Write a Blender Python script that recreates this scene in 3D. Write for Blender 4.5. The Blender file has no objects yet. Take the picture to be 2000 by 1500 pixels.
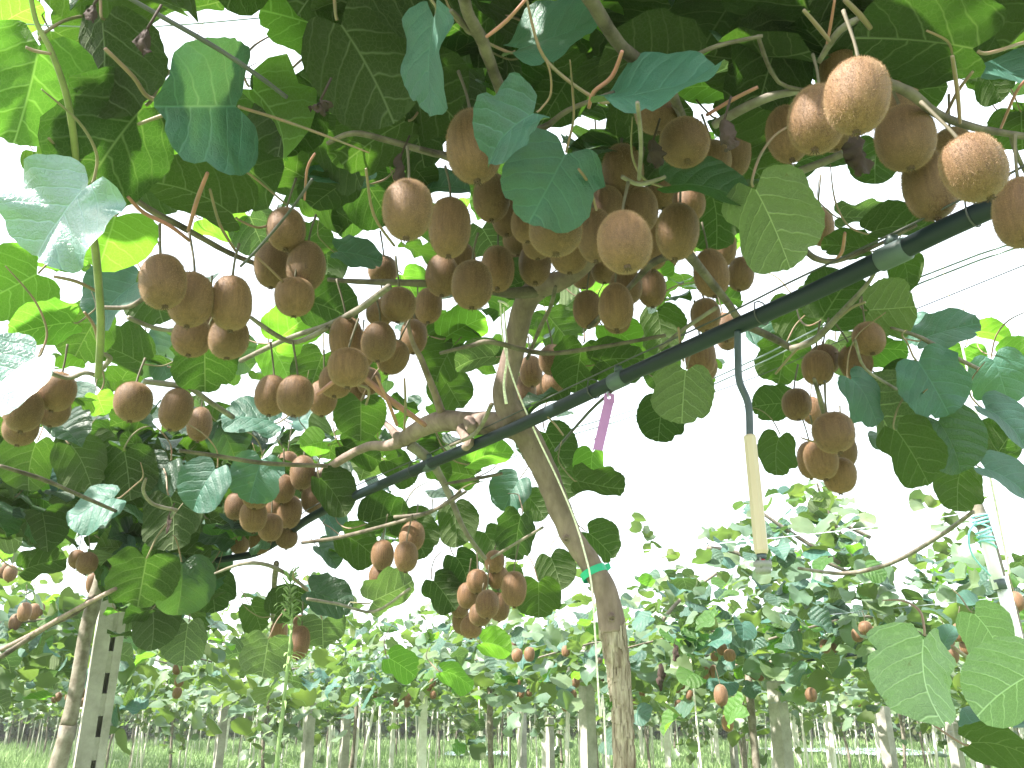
import bpy, math, random
import numpy as np
from mathutils import Vector, Matrix, noise
random.seed(7); rng = np.random.default_rng(7)
sc = bpy.context.scene
C = sc.collection
R = math.radians

# ------------------------------------------------------------------ camera
CAM_H = 1.35; PITCH = 20.5; F = 1700.0
cam_d = bpy.data.cameras.new('camera'); cam = bpy.data.objects.new('camera', cam_d); C.objects.link(cam)
cam.location = (0, 0, CAM_H); cam.rotation_euler = (R(90 + PITCH), 0, 0)
cam_d.sensor_width = 36; cam_d.lens = F / 2000 * 36; cam_d.clip_start = .02; cam_d.clip_end = 600
sc.camera = cam

# ------------------------------------------------------------------ world and sun
SUN_EL, SUN_AZ = 50, 245          # azimuth measured clockwise from +Y
w = bpy.data.worlds.new('World'); sc.world = w; w.use_nodes = True
nt = w.node_tree; nt.nodes.clear()
sky = nt.nodes.new('ShaderNodeTexSky'); sky.sky_type = 'NISHITA'; sky.sun_disc = False
sky.sun_elevation = R(SUN_EL); sky.sun_rotation = R(SUN_AZ); sky.dust_density = 4; sky.air_density = 1.2; sky.ozone_density = 1
mx = nt.nodes.new('ShaderNodeMix'); mx.data_type = 'RGBA'; mx.inputs[0].default_value = .62
nt.links.new(sky.outputs[0], mx.inputs[6]); mx.inputs[7].default_value = (9.4, 10.0, 10.4, 1)   # cloud veil
bg = nt.nodes.new('ShaderNodeBackground'); bg.inputs[1].default_value = .085
out = nt.nodes.new('ShaderNodeOutputWorld')
nt.links.new(mx.outputs[2], bg.inputs[0]); nt.links.new(bg.outputs[0], out.inputs[0])
sd = bpy.data.lights.new('sun', 'SUN'); sd.energy = 5.0; sd.angle = R(1.5); sd.color = (1, .95, .86)
sun = bpy.data.objects.new('sun', sd); C.objects.link(sun)
az, el = R(SUN_AZ), R(SUN_EL)
sun_dir = Vector((math.sin(az) * math.cos(el), math.cos(az) * math.cos(el), math.sin(el)))
sun.rotation_euler = sun_dir.to_track_quat('Z', 'Y').to_euler()
sc.view_settings.view_transform = 'Standard'; sc.view_settings.look = 'None'
sc.view_settings.gamma = 1; sc.view_settings.use_curve_mapping = False
sc.view_settings.exposure = 2.0
sc.cycles.use_denoising = True
sc.cycles.max_bounces = 8; sc.cycles.diffuse_bounces = 5; sc.cycles.transmission_bounces = 6; sc.cycles.glossy_bounces = 2

# ------------------------------------------------------------------ geometry helpers
ct, st = math.cos(R(PITCH)), math.sin(R(PITCH))
CX = Vector((1, 0, 0)); CU = Vector((0, -st, ct)); CF = Vector((0, ct, st)); CAM = Vector((0, 0, CAM_H))
def ray(x, y): return (CX * (x - 1000) + CU * (750 - y) + CF * F).normalized()
def at_d(x, y, d): return CAM + ray(x, y) * d
def at_h(x, y, h, dmax=60):                     # the point of a sight line at height h above the lens
    r = ray(x, y); d = h / r.z if r.z * h > 0 else dmax
    return CAM + r * min(d, dmax)
def at_y(x, y, Y):
    r = ray(x, y); return CAM + r * (Y / r.y)
def to_px(p):
    v = Vector(p) - CAM; z = v.dot(CF)
    return (1000 + F * v.dot(CX) / z, 750 - F * v.dot(CU) / z, z)

def mesh(name, verts, faces, mat=None, smooth=True, uv=None):
    m = bpy.data.meshes.new(name); m.from_pydata([tuple(v) for v in verts], [], faces)
    if uv is not None:
        l = m.uv_layers.new(name='UVMap'); vi = np.empty(len(m.loops), dtype=np.int32); m.loops.foreach_get('vertex_index', vi)
        l.data.foreach_set('uv', np.asarray(uv, dtype=np.float32)[vi].ravel())
    if mat: m.materials.append(mat)
    if smooth: m.polygons.foreach_set('use_smooth', [True] * len(m.polygons))
    return m
def obj(name, me, parent=None, loc=None, mat4=None):
    o = bpy.data.objects.new(name, me); C.objects.link(o)
    if parent is not None: o.parent = parent
    if mat4 is not None: o.matrix_basis = mat4
    elif loc is not None: o.location = loc
    return o
def tag(o, label=None, cat=None, group=None, kind=None):
    if label: o['label'] = label
    if cat: o['category'] = cat
    if group: o['group'] = group
    if kind: o['kind'] = kind
    return o
def empty(name, loc, label, cat, group=None, rz=0):
    o = bpy.data.objects.new(name, None); C.objects.link(o); o.location = loc; o.rotation_euler = (0, 0, rz)
    o.empty_display_size = .05
    return tag(o, label, cat, group)

class MB:
    def __init__(s): s.v = []; s.f = []
    def add(s, v, f):
        n = len(s.v); s.v += [Vector(p) for p in v]; s.f += [tuple(i + n for i in q) for q in f]; return s
    def box(s, c, h, rot=None):
        c = Vector(c); vs = []
        for x in (-1, 1):
            for y in (-1, 1):
                for z in (-1, 1):
                    p = Vector((x * h[0], y * h[1], z * h[2])); vs.append(c + (rot @ p if rot else p))
        return s.add(vs, [(0, 1, 3, 2), (4, 6, 7, 5), (0, 4, 5, 1), (2, 3, 7, 6), (0, 2, 6, 4), (1, 5, 7, 3)])
    def tube(s, pts, rad, seg=8, res=0, rough=0, cap=True, lump=0, seed=0, fs=9.):
        P = [Vector(p) for p in pts]
        if not hasattr(rad, '__len__'): rad = [rad] * len(P)
        if res:                                           # Catmull-Rom through the points
            Q, RR = [], []
            for i in range(len(P) - 1):
                a, b, c, d = P[max(i - 1, 0)], P[i], P[i + 1], P[min(i + 2, len(P) - 1)]
                for k in range(res):
                    t = k / res
                    Q.append(.5 * ((2 * b) + (c - a) * t + (2 * a - 5 * b + 4 * c - d) * t * t + (3 * b - a - 3 * c + d) * t ** 3))
                    RR.append(rad[i] * (1 - t) + rad[i + 1] * t)
            Q.append(P[-1]); RR.append(rad[-1]); P, rad = Q, RR
        n = len(P); vs = []; fs_ = []
        T0 = (P[1] - P[0]).normalized(); up = Vector((0, 0, 1)) if abs(T0.z) < .9 else Vector((1, 0, 0))
        N = (up - T0 * up.dot(T0)).normalized()
        for i in range(n):
            T = (P[min(i + 1, n - 1)] - P[max(i - 1, 0)]).normalized()
            N = (N - T * N.dot(T)).normalized(); B = T.cross(N)
            for k in range(seg):
                a = 2 * math.pi * k / seg; dv = N * math.cos(a) + B * math.sin(a); r = rad[i]
                if rough or lump:
                    q = P[i] + dv * r
                    r *= 1 + lump * noise.noise(q * fs + Vector((seed, 0, 0))) + rough * noise.noise(Vector((q.x * 90, q.y * 90, q.z * 38)) + Vector((seed, 3, 0)))
                vs.append(P[i] + dv * r)
        for i in range(n - 1):
            for k in range(seg):
                a, b = i * seg + k, i * seg + (k + 1) % seg
                fs_.append((a, b, b + seg, a + seg))
        if cap:
            fs_.append(tuple(range(seg))[::-1]); fs_.append(tuple(range((n - 1) * seg, n * seg)))
        return s.add(vs, fs_)
    def build(s, name, mat, parent=None, smooth=True, off=None):
        o_ = Vector(off) if off is not None else (parent.location.copy() if parent is not None else Vector((0, 0, 0)))
        me = mesh(name, [v - o_ for v in s.v], s.f, mat, smooth)
        ob = obj(name, me, parent)
        if parent is None: ob.location = o_
        return ob

# ------------------------------------------------------------------ materials
def newmat(name):
    m = bpy.data.materials.new(name); m.use_nodes = True; n = m.node_tree; n.nodes.clear()
    return m, n
class NG:
    """tiny node helper"""
    def __init__(s, tree): s.t = tree
    def n(s, typ, **kw):
        x = s.t.nodes.new('ShaderNode' + typ)
        for k, v in kw.items(): setattr(x, k, v)
        return x
    def put(s, sock, v):
        if v is None: return
        if isinstance(v, bpy.types.NodeSocket): s.t.links.new(v, sock)
        else: sock.default_value = v
    def m(s, op, a, b=None, c=None, clamp=False):
        x = s.n('Math', operation=op, use_clamp=clamp); s.put(x.inputs[0], a); s.put(x.inputs[1], b); s.put(x.inputs[2], c); return x.outputs[0]
    def mix(s, f, a, b, blend='MIX'):
        x = s.n('Mix', data_type='RGBA', blend_type=blend); s.put(x.inputs[0], f); s.put(x.inputs[6], a); s.put(x.inputs[7], b); return x.outputs[2]
    def ramp(s, f, lo, hi, a=0., b=1.):
        x = s.n('MapRange', clamp=True); s.put(x.inputs[0], f)
        for i, v in zip((1, 2, 3, 4), (lo, hi, a, b)): s.put(x.inputs[i], v)
        return x.outputs[0]
    def noise(s, vec, scale, detail=3., rough=.55):
        x = s.n('TexNoise'); s.put(x.inputs['Vector'], vec); x.inputs['Scale'].default_value = scale
        x.inputs['Detail'].default_value = detail; x.inputs['Roughness'].default_value = rough; return x.outputs['Fac']
    def coord(s, which='Object', scale=None):
        x = s.n('TexCoord').outputs[which]
        if scale:
            mp = s.n('Mapping'); s.put(mp.inputs[0], x); mp.inputs['Scale'].default_value = scale; x = mp.outputs[0]
        return x
    def world(s, scale=None):
        x = s.n('NewGeometry').outputs['Position']
        if scale:
            mp = s.n('Mapping'); s.put(mp.inputs[0], x); mp.inputs['Scale'].default_value = scale; x = mp.outputs[0]
        return x
def c4(c): return (c[0], c[1], c[2], 1.)

def leaf_mat(name, top, under, trans, tfac, veins=True, gloss=.42, hue=.35, coat=0., bs=.75):
    m, t = newmat(name); g = NG(t)
    geo = g.n('NewGeometry'); rnd = g.m('FRACT', g.m('ADD', g.n('ObjectInfo').outputs['Random'], geo.outputs['Random Per Island']))
    back = geo.outputs['Backfacing']
    pos = geo.outputs['Position']
    blot = g.noise(pos, 38. if veins else 9., 3.)
    topc = g.mix(rnd, c4([v * .72 for v in top]), c4([top[0] * 1.45, top[1] * 1.3, top[2] * 1.25]))
    und = g.mix(rnd, c4([v * .7 for v in under]), c4([v * 1.3 for v in under]))
    trc = g.mix(rnd, c4([trans[0] * .75, trans[1] * .8, trans[2]]), c4([trans[0] * 1.25, trans[1] * 1.12, trans[2]]))
    r2 = g.m('FRACT', g.m('MULTIPLY', rnd, 17.3)); r3 = g.m('FRACT', g.m('MULTIPLY', rnd, 41.7))
    topc = g.mix(g.m('MULTIPLY', r2, hue), topc, c4((top[1] * .75, top[1] * .95, top[2] * .5)))
    und = g.mix(g.m('MULTIPLY', r3, hue * .7), und, c4((under[0] * .8, under[1] * .95, under[2] * 1.5)))
    trc = g.mix(g.m('MULTIPLY', r3, .55), trc, c4((trans[0] * .55, trans[1] * .62, trans[2] * 1.1)))
    topc = g.mix(g.ramp(blot, .35, .7), topc, g.mix(.35, topc, c4([v * 1.7 for v in top])))
    bump = None
    if veins:
        uv = g.n('UVMap').outputs[0]; sp = g.n('SeparateXYZ'); g.put(sp.inputs[0], uv)
        U, V = sp.outputs[0], sp.outputs[1]
        wob = g.m('MULTIPLY', g.m('SUBTRACT', g.noise(uv, 5., 2.), .5), .11)
        X = g.m('ABSOLUTE', U)
        X2 = g.m('MULTIPLY', X, X)
        gg = g.m('SUBTRACT', g.m('SUBTRACT', V, g.m('MULTIPLY', X, .42)), g.m('MULTIPLY', X2, .75))
        gg = g.m('ADD', g.m('ADD', gg, wob), g.m('MULTIPLY', g.m('SIGN', U), .035))
        per = g.m('MULTIPLY', g.m('ADD', gg, 1.0), 5.6)
        d2 = g.m('ABSOLUTE', g.m('SUBTRACT', g.m('FRACT', per), .5))       # .5 on a vein
        sec = g.m('MULTIPLY', g.ramp(d2, .42, .482), g.ramp(X, .5, .03, .25, 1.))
        mid = g.ramp(X, .014, .004)
        h2 = g.m('MULTIPLY', g.m('SUBTRACT', d2, 0.), 2.)
        # fine cross veins
        vo = g.n('TexVoronoi', feature='DISTANCE_TO_EDGE'); g.put(vo.inputs['Vector'], uv); vo.inputs['Scale'].default_value = 24.
        net = g.ramp(vo.outputs['Distance'], .10, .0)
        vein = g.m('MAXIMUM', g.m('MAXIMUM', mid, g.m('MULTIPLY', sec, .8)), g.m('MULTIPLY', net, .22))
        und = g.mix(g.m('MULTIPLY', vein, .85), und, c4([min(1, v * 2.6 + .08) for v in under]))
        topc = g.mix(g.m('MULTIPLY', vein, .45), topc, c4([v * 2. + .03 for v in top]))
        trc = g.mix(g.m('MULTIPLY', vein, .6), trc, c4((trans[0] * 1.6 + .03, trans[1] * 1.25 + .02, trans[2] * 2.5 + .01)))
        edge = g.ramp(g.noise(pos, 55., 4., .7), .66, .74)
        old = g.m('MULTIPLY', edge, g.ramp(rnd, .62, .8))
        brown = c4((.12, .075, .03))
        topc = g.mix(g.m('MULTIPLY', old, .8), topc, brown); und = g.mix(g.m('MULTIPLY', old, .8), und, brown)
        b = g.n('Bump'); b.inputs['Strength'].default_value = bs; b.inputs['Distance'].default_value = .005
        hh = g.m('ADD', g.m('ADD', g.m('MULTIPLY', vein, -1.), g.m('MULTIPLY', h2, -.9)), g.m('MULTIPLY', g.noise(uv, 30., 3.), .5))
        g.put(b.inputs['Height'], hh); bump = b.outputs[0]
    col = g.mix(back, topc, und)
    pr = g.n('BsdfPrincipled'); g.put(pr.inputs['Base Color'], col)
    g.put(pr.inputs['Roughness'], g.m('ADD', gloss, g.m('MULTIPLY', back, .35)))
    g.put(pr.inputs['Specular IOR Level'], g.m('SUBTRACT', .62, g.m('MULTIPLY', back, .4)))
    pr.inputs['Coat Weight'].default_value = coat; pr.inputs['Coat Roughness'].default_value = .3
    tr = g.n('BsdfTranslucent'); g.put(tr.inputs['Color'], trc)
    if bump: g.put(pr.inputs['Normal'], bump)
    ms = g.n('MixShader'); ms.inputs[0].default_value = tfac
    t.links.new(pr.outputs[0], ms.inputs[1]); t.links.new(tr.outputs[0], ms.inputs[2])
    o = g.n('OutputMaterial'); t.links.new(ms.outputs[0], o.inputs[0])
    return m

def simple(name, col, rough=.6, metal=0., var=.25, nscale=20., bump=.0, bscale=60., spec=.5, stretch=None, col2=None, world=False, sheen=0):
    m, t = newmat(name); g = NG(t)
    co = g.world(stretch) if world else g.coord('Object', stretch)
    n = g.noise(co, nscale, 5., .62)
    c2 = col2 if col2 else [v * (1 - var) for v in col]
    c = g.mix(g.ramp(n, .34, .66), c4(c2), c4(col if col2 else [min(1, v * (1 + var)) for v in col]))
    pr = g.n('BsdfPrincipled'); g.put(pr.inputs['Base Color'], c); pr.inputs['Roughness'].default_value = rough
    pr.inputs['Metallic'].default_value = metal; pr.inputs['Specular IOR Level'].default_value = spec
    if sheen: pr.inputs['Sheen Weight'].default_value = sheen
    if bump:
        b = g.n('Bump'); b.inputs['Strength'].default_value = bump; b.inputs['Distance'].default_value = .004
        g.put(b.inputs['Height'], g.noise(co, bscale, 6., .65)); t.links.new(b.outputs[0], pr.inputs['Normal'])
    o = g.n('OutputMaterial'); t.links.new(pr.outputs[0], o.inputs[0])
    return m

M = {}
M['leaf'] = leaf_mat('leaf_mature', (.028, .068, .048), (.045, .064, .022), (.055, .14, .010), .42)
M['young'] = leaf_mat('leaf_young', (.07, .16, .05), (.10, .17, .035), (.17, .43, .028), .54)
M['pale'] = leaf_mat('leaf_felted', (.045, .11, .085), (.145, .18, .09), (.10, .20, .025), .35)
M['glossy'] = leaf_mat('leaf_sky_glare', (.12, .22, .22), (.12, .15, .08), (.10, .24, .05), .12, gloss=.4, hue=.1, coat=1., bs=.5)  # glossy coat; sky glare is also put into the pale top colour
M['broad'] = leaf_mat('leaf_brightened', (.04, .13, .09), (.22, .31, .16), (.14, .33, .06), .35, hue=.1)  # paler copy for shaded leaves at lower right, brightness put into the colour
M['top'] = leaf_mat('leaf_waxy', (.026, .095, .075), (.10, .13, .06), (.09, .20, .03), .25, gloss=.55, hue=.25, bs=.4)
M['far'] = leaf_mat('leaf_far', (.09, .155, .11), (.12, .14, .06), (.20, .34, .05), .36, veins=False, hue=.9)
M['bark'] = simple('bark', (.27, .20, .175), .85, var=.5, nscale=11, bump=.8, bscale=45, spec=.2, stretch=(3, 3, 1.2), col2=(.14, .10, .086))
M['flaky'] = simple('flaky_bark', (.46, .39, .32), .9, nscale=26, bump=1., bscale=40, spec=.15, stretch=(4, 4, .8), col2=(.20, .15, .115))
M['cane'] = simple('cane_bark', (.17, .14, .11), .75, nscale=30, bump=.5, spec=.3, col2=(.05, .038, .03))
M['greycane'] = simple('grey_cane_bark', (.23, .205, .17), .7, nscale=35, bump=.5, spec=.3, col2=(.11, .09, .068))
M['shoot'] = simple('green_shoot', (.20, .22, .08), .6, nscale=40, col2=(.12, .14, .05))
M['petiole'] = simple('petiole_skin', (.25, .14, .105), .6, nscale=8, col2=(.15, .13, .075))
M['petiole_red'] = simple('petiole_red', (.40, .16, .14), .6, nscale=30, col2=(.26, .13, .09))
M['petiole_far'] = simple('petiole_far', (.21, .155, .10), .7, nscale=8, col2=(.13, .13, .06))
M['pipe'] = simple('black_pipe', (.006, .013, .016), .42, nscale=5, bump=.1, col2=(.014, .024, .028), spec=.25)
M['tubing'] = simple('grey_tubing', (.055, .075, .09), .45, nscale=30, col2=(.035, .05, .06))
M['collar'] = simple('pipe_collar', (.07, .10, .10), .5, nscale=30, col2=(.045, .065, .065))
M['brass'] = simple('tan_plastic', (.52, .43, .32), .35, nscale=8, stretch=(1, 1, .2), col2=(.40, .29, .18))
M['red'] = simple('red_plastic', (.55, .03, .05), .4)
M['grey'] = simple('grey_plastic', (.22, .22, .21), .5)
M['wire'] = simple('galvanised_wire', (.30, .34, .38), .35, metal=.6)
M['darkwire'] = simple('dark_wire', (.06, .06, .06), .5)
M['twine'] = simple('white_twine', (.78, .74, .66), .8, nscale=200)
M['concrete'] = simple('concrete', (.36, .345, .31), .9, nscale=9, bump=.8, bscale=70, col2=(.20, .19, .165), world=True)
M['stake'] = simple('pale_stake', (.74, .73, .68), .7, nscale=10, col2=(.52, .49, .43), world=True)
M['purple'] = simple('purple_plastic', (.47, .20, .52), .4, var=.08)
M['tape'] = simple('green_tape', (.01, .42, .24), .4, var=.15)
M['blue'] = simple('blue_twine', (.30, .62, .66), .55, nscale=120, col2=(.20, .48, .55))
M['white'] = simple('white_pole', (.78, .80, .80), .45, var=.08)
M['dead'] = simple('dead_leaf', (.045, .025, .02), .9, nscale=60, bump=.8, col2=(.03, .018, .014))
M['sheet'] = simple('pale_blue_sheet', (.62, .74, .80), .5, nscale=3, world=True, col2=(.40, .52, .60))
M['crate'] = simple('blue_crate', (.08, .26, .62), .5)
M['weed'] = simple('weed_green', (.20, .27, .12), .7, nscale=30, col2=(.22, .33, .12))
M['drybrown'] = simple('dry_flower', (.30, .16, .09), .9, nscale=60, bump=.6, col2=(.16, .08, .04))

# fruit skin: brown felt with long streaks
def fruit_mat(name, base, dark):
    m, t = newmat(name); g = NG(t)
    oi = g.n('ObjectInfo').outputs['Random']
    co = g.coord('Object'); ad = g.n('VectorMath', operation='ADD'); g.put(ad.inputs[0], co)
    cb = g.n('CombineXYZ'); g.put(cb.inputs[0], g.m('MULTIPLY', oi, 40.)); g.put(ad.inputs[1], cb.outputs[0]); co = ad.outputs[0]
    mp = g.n('Mapping'); g.put(mp.inputs[0], co); mp.inputs['Scale'].default_value = (13, 13, 1.1)
    streak = g.noise(mp.outputs[0], 1., 4., .6)
    speck = g.noise(co, 60., 2., .7)
    soft = g.noise(co, 2.2, 2.)
    c = g.mix(g.ramp(streak, .34, .68), c4(dark), c4(base))
    c = g.mix(g.ramp(soft, .35, .65, 0, .45), c, c4([v * .7 for v in base]))
    c = g.mix(g.ramp(speck, .52, .7, 0, .5), c, c4([v * 1.6 for v in base]))
    c = g.mix(g.ramp(speck, .42, .3, 0, .5), c, c4([v * .5 for v in dark]))
    scar = g.ramp(g.noise(co, 5., 4., .7), .62, .70, 0, .55); c = g.mix(scar, c, c4([v * .55 for v in dark]))
    hs = g.n('HueSaturation'); g.put(hs.inputs['Value'], g.ramp(oi, 0, 1, .82, 1.2)); g.put(hs.inputs['Color'], c); c = hs.outputs[0]
    pr = g.n('BsdfPrincipled'); g.put(pr.inputs['Base Color'], c); pr.inputs['Roughness'].default_value = .62
    pr.inputs['Specular IOR Level'].default_value = .38
    pr.inputs['Sheen Weight'].default_value = .35; pr.inputs['Sheen Roughness'].default_value = .4; pr.inputs['Sheen Tint'].default_value = c4((.8, .6, .4))
    b = g.n('Bump'); b.inputs['Strength'].default_value = .55; b.inputs['Distance'].default_value = .001
    g.put(b.inputs['Height'], speck); t.links.new(b.outputs[0], pr.inputs['Normal'])
    o = g.n('OutputMaterial'); t.links.new(pr.outputs[0], o.inputs[0]); return m
M['fruit'] = fruit_mat('kiwi_skin', (.18, .096, .048), (.083, .040, .020))
M['fuzz'] = simple('kiwi_fuzz', (.27, .165, .09), .7, var=.2)
M['calyx'] = simple('dry_calyx', (.05, .03, .02), .9, nscale=60, col2=(.12, .07, .04))
M['stalk'] = simple('fruit_stalk', (.11, .09, .06), .7, nscale=30, col2=(.09, .075, .045))

# ground
def ground_mat():
    m, t = newmat('orchard_grass'); g = NG(t); p = g.world()
    n1 = g.noise(p, .7, 4.); n2 = g.noise(p, 9., 5., .7)
    c = g.mix(g.ramp(n1, .4, .62), c4((.15, .26, .09)), c4((.26, .34, .16)))
    c = g.mix(g.ramp(n2, .35, .7), c, c4((.09, .15, .045)))
    pr = g.n('BsdfPrincipled'); g.put(pr.inputs['Base Color'], c); pr.inputs['Roughness'].default_value = .9
    b = g.n('Bump'); b.inputs['Strength'].default_value = .8; b.inputs['Distance'].default_value = .04
    g.put(b.inputs['Height'], n2); t.links.new(b.outputs[0], pr.inputs['Normal'])
    o = g.n('OutputMaterial'); t.links.new(pr.outputs[0], o.inputs[0]); return m
M['ground'] = ground_mat()
# ------------------------------------------------------------------ large structure
RU = Vector((-.5595, .8288, 0)); RN = Vector((.8288, .5595, 0))       # along a vine row, across to the next row
gp = MB(); S = 260
N_ = 40
vs = []; fs = []
for i in range(N_ + 1):
    for j in range(N_ + 1):
        x = (i / N_ * 2 - 1); y = (j / N_ * 2 - 1)
        X = math.copysign(abs(x) ** 2, x) * S; Y = math.copysign(abs(y) ** 2, y) * S
        vs.append((X, Y, .05 * noise.noise(Vector((X * .15, Y * .15, 0)))))
for i in range(N_):
    for j in range(N_): a = i * (N_ + 1) + j; fs.append((a, a + N_ + 1, a + N_ + 2, a + 1))
tag(obj('ground', mesh('ground', vs, fs, M['ground'])), kind='structure')

# grass blades and tufts, thick where the ground is in view between the rows
def grass(n, ymin, ymax, hmin, hmax, seed):
    r = np.random.default_rng(seed)
    y = ymin * (ymax / ymin) ** r.random(n); x = (r.random(n) * 2 - 1) * y * .72
    a = r.random(n) * 6.283; h = hmin + (hmax - hmin) * r.random(n) ** 2; wd = .012 + .00045 * y
    lean = r.normal(0, .35, (n, 2)) * h[:, None]
    V = np.zeros((n, 3, 3)); V[:, 0, 0] = x - np.cos(a) * wd; V[:, 0, 1] = y - np.sin(a) * wd
    V[:, 1, 0] = x + np.cos(a) * wd; V[:, 1, 1] = y + np.sin(a) * wd; V[:, :2, 2] = -.03
    V[:, 2, 0] = x + lean[:, 0]; V[:, 2, 1] = y + lean[:, 1]; V[:, 2, 2] = h
    me = bpy.data.meshes.new('grass'); me.vertices.add(n * 3); me.vertices.foreach_set('co', V.ravel())
    me.loops.add(n * 3); me.loops.foreach_set('vertex_index', np.arange(n * 3)); me.polygons.add(n)
    me.polygons.foreach_set('loop_start', np.arange(n) * 3); me.polygons.foreach_set('loop_total', np.full(n, 3)); me.update()
    return me
m_, t_ = newmat('grass_blade'); g_ = NG(t_)
rn = g_.n('NewGeometry').outputs['Random Per Island']
bc = g_.mix(rn, c4((.17, .28, .10)), c4((.36, .48, .24)))
d_ = g_.n('BsdfDiffuse'); g_.put(d_.inputs[0], bc); tr_ = g_.n('BsdfTranslucent'); g_.put(tr_.inputs[0], bc)
ms_ = g_.n('MixShader'); ms_.inputs[0].default_value = .4; t_.links.new(d_.outputs[0], ms_.inputs[1]); t_.links.new(tr_.outputs[0], ms_.inputs[2])
o_ = g_.n('OutputMaterial'); t_.links.new(ms_.outputs[0], o_.inputs[0])
gme = grass(150000, 9, 85, .05, .34, 3); gme.materials.append(m_)
tag(obj('grass', gme), 'tall green grass growing between the vine rows', 'grass', kind='stuff')

# ------------------------------------------------------------------ leaves
def leaf_shape(seed, rings, sect, tip=.015, notch=.17, fold=.25, droop=.25, wave=.03, cup=.0, quilt=.007, waist=0., ragged=.012):
    """leaf blade about 1 unit long lying in XY, tip towards +Y, upper side +Z, origin in the middle of the blade"""
    r_ = random.Random(seed); ph = [r_.uniform(0, 6.28) for _ in range(4)]; k1 = r_.choice((3, 4, 5)); asym = r_.uniform(-.02, .02)
    V = [(0, 0, 0)]; UV = []
    dents = [(r_.uniform(-2.4, 2.4), r_.uniform(.05, .16), r_.uniform(.03, .10)) for _ in range(seed % 4)]
    def rad(th):
        a = (th + math.pi) % (2 * math.pi) - math.pi         # 0 at the tip
        b = math.pi - abs(a)
        r = .492 + tip * math.exp(-(a / .2) ** 2) - notch * math.exp(-(b / .26) ** 2) - waist * math.exp(-((abs(a) - .6) / .35) ** 2)
        r *= (abs(math.cos(a)) ** 2.5 + abs(math.sin(a)) ** 2.5) ** (-.4) * .965
        r -= .012 * math.cos(2 * a) + asym * math.sin(a) + ragged * noise.noise(Vector((math.cos(th) * 2.2, math.sin(th) * 2.2, seed * 3.1)))
        for da, dw, dd in dents: r -= dd * math.exp(-((a - da) / dw) ** 2)
        r += ragged * 1.1 * noise.noise(Vector((math.cos(th) * 6, math.sin(th) * 6, seed)))
        return r
    def z(x, y):
        yb = y + .46
        q = math.hypot(x, y)
        zz = fold * (math.sqrt(x * x + .0025) - .05) - droop * max(0, yb - .3) ** 2 - .25 * droop * max(0, .3 - yb)
        zz += cup * q * q
        th = math.atan2(x, y)
        zz += 1.5 * wave * (q / .5) ** 2.5 * (math.sin(k1 * th + ph[0]) + .6 * math.sin((k1 + 3) * th + ph[1]))
        g = yb - .42 * abs(x) - .75 * x * x + .035 * (1 if x > 0 else -1)
        fr = ((g + 1) * 5.6) % 1.0
        zz += quilt * (abs(math.cos(math.pi * fr)) ** .6) * min(1, abs(x) * 12) * 1.5
        zz += .02 * noise.noise(Vector((x * 3, y * 3, seed * 1.7)))
        return zz
    for i in range(1, rings + 1):
        f = (i / rings) ** .9
        for k in range(sect):
            th = 2 * math.pi * k / sect
            r = rad(th) * f
            if i == rings and sect > 24: r += (.005 if k % 2 else -.002)
            V.append((math.sin(th) * r, math.cos(th) * r, 0))
    V = [(x, y, z(x, y)) for x, y, _ in V]
    UV = [(x, y + .46) for x, y, _ in V]
    Fc = [(0, 1 + (k + 1) % sect, 1 + k) for k in range(sect)]
    for i in range(rings - 1):
        a = 1 + i * sect; b = a + sect
        for k in range(sect):
            k2 = (k + 1) % sect; Fc.append((a + k, a + k2, b + k2, b + k))
    return V, Fc, UV, z(0, -.36)
# orientation check: faces wind so that +Z is the upper side
def fixwind(V, Fc):
    a, b, c = [Vector(V[i]) for i in Fc[0][:3]]
    if (b - a).cross(c - a).z < 0: Fc = [f[::-1] for f in Fc]
    out = []
    for f in Fc:
        a, b, c = [Vector(V[i]) for i in f[:3]]
        out.append(f if (b - a).cross(c - a).z > 0 else f[::-1])
    return out
LEAF_KINDS = [dict(fold=.12, droop=.25, wave=.022), dict(fold=.28, droop=.35, wave=.02), dict(fold=-.10, droop=.45, wave=.03),
              dict(fold=.45, droop=.3, wave=.03, tip=.02), dict(fold=.18, droop=-.15, wave=.045, waist=.02), dict(fold=.05, droop=.8, wave=.02, cup=-.15),
              dict(fold=.22, droop=.15, wave=.05, tip=-.03), dict(fold=.7, droop=.5, wave=.035, tip=.09),
              dict(fold=.35, droop=.9, wave=.05, cup=.3), dict(fold=-.3, droop=.2, wave=.06, tip=.04), dict(fold=.9, droop=-.3, wave=.04), dict(fold=.1, droop=.6, wave=.07, ragged=.03)]
LEAVES = {}
def get_leaf(kind, mat, lod='hi'):
    k = (kind, mat, lod)
    if k not in LEAVES:
        rg, sg = {'hi': (12, 56), 'mid': (4, 20), 'low': (2, 10)}[lod]
        V, Fc, UV, z0 = leaf_shape(kind + 11, rg, sg, **LEAF_KINDS[kind])
        if lod == 'low': UV = None
        LEAVES[k] = (mesh('leaf', V, fixwind(V, Fc), M[mat], uv=UV), z0)
    return LEAVES[k]
PET = {}
def get_petiole(kind, mat, z0):
    k = (kind, mat)
    if k not in PET:
        r_ = random.Random(kind * 7 + 1); L = r_.uniform(.6, .9); sx = r_.uniform(-.25, .25)
        pts = [(0, -.335, z0 - .012), (sx * .1, -.40, z0 + .0), (sx * .5, -.38 - L * .30, z0 + .10 + .12 * r_.random()), (sx * 1.2, -.36 - L * .5, z0 + .42), (sx * 2, -.30 - L * .6, z0 + .85)]
        b = MB().tube(pts, [.013, .013, .013, .012, .006], 7, 5); PET[k] = mesh('petiole', b.v, b.f, M[mat])
    return PET[k]

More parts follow.
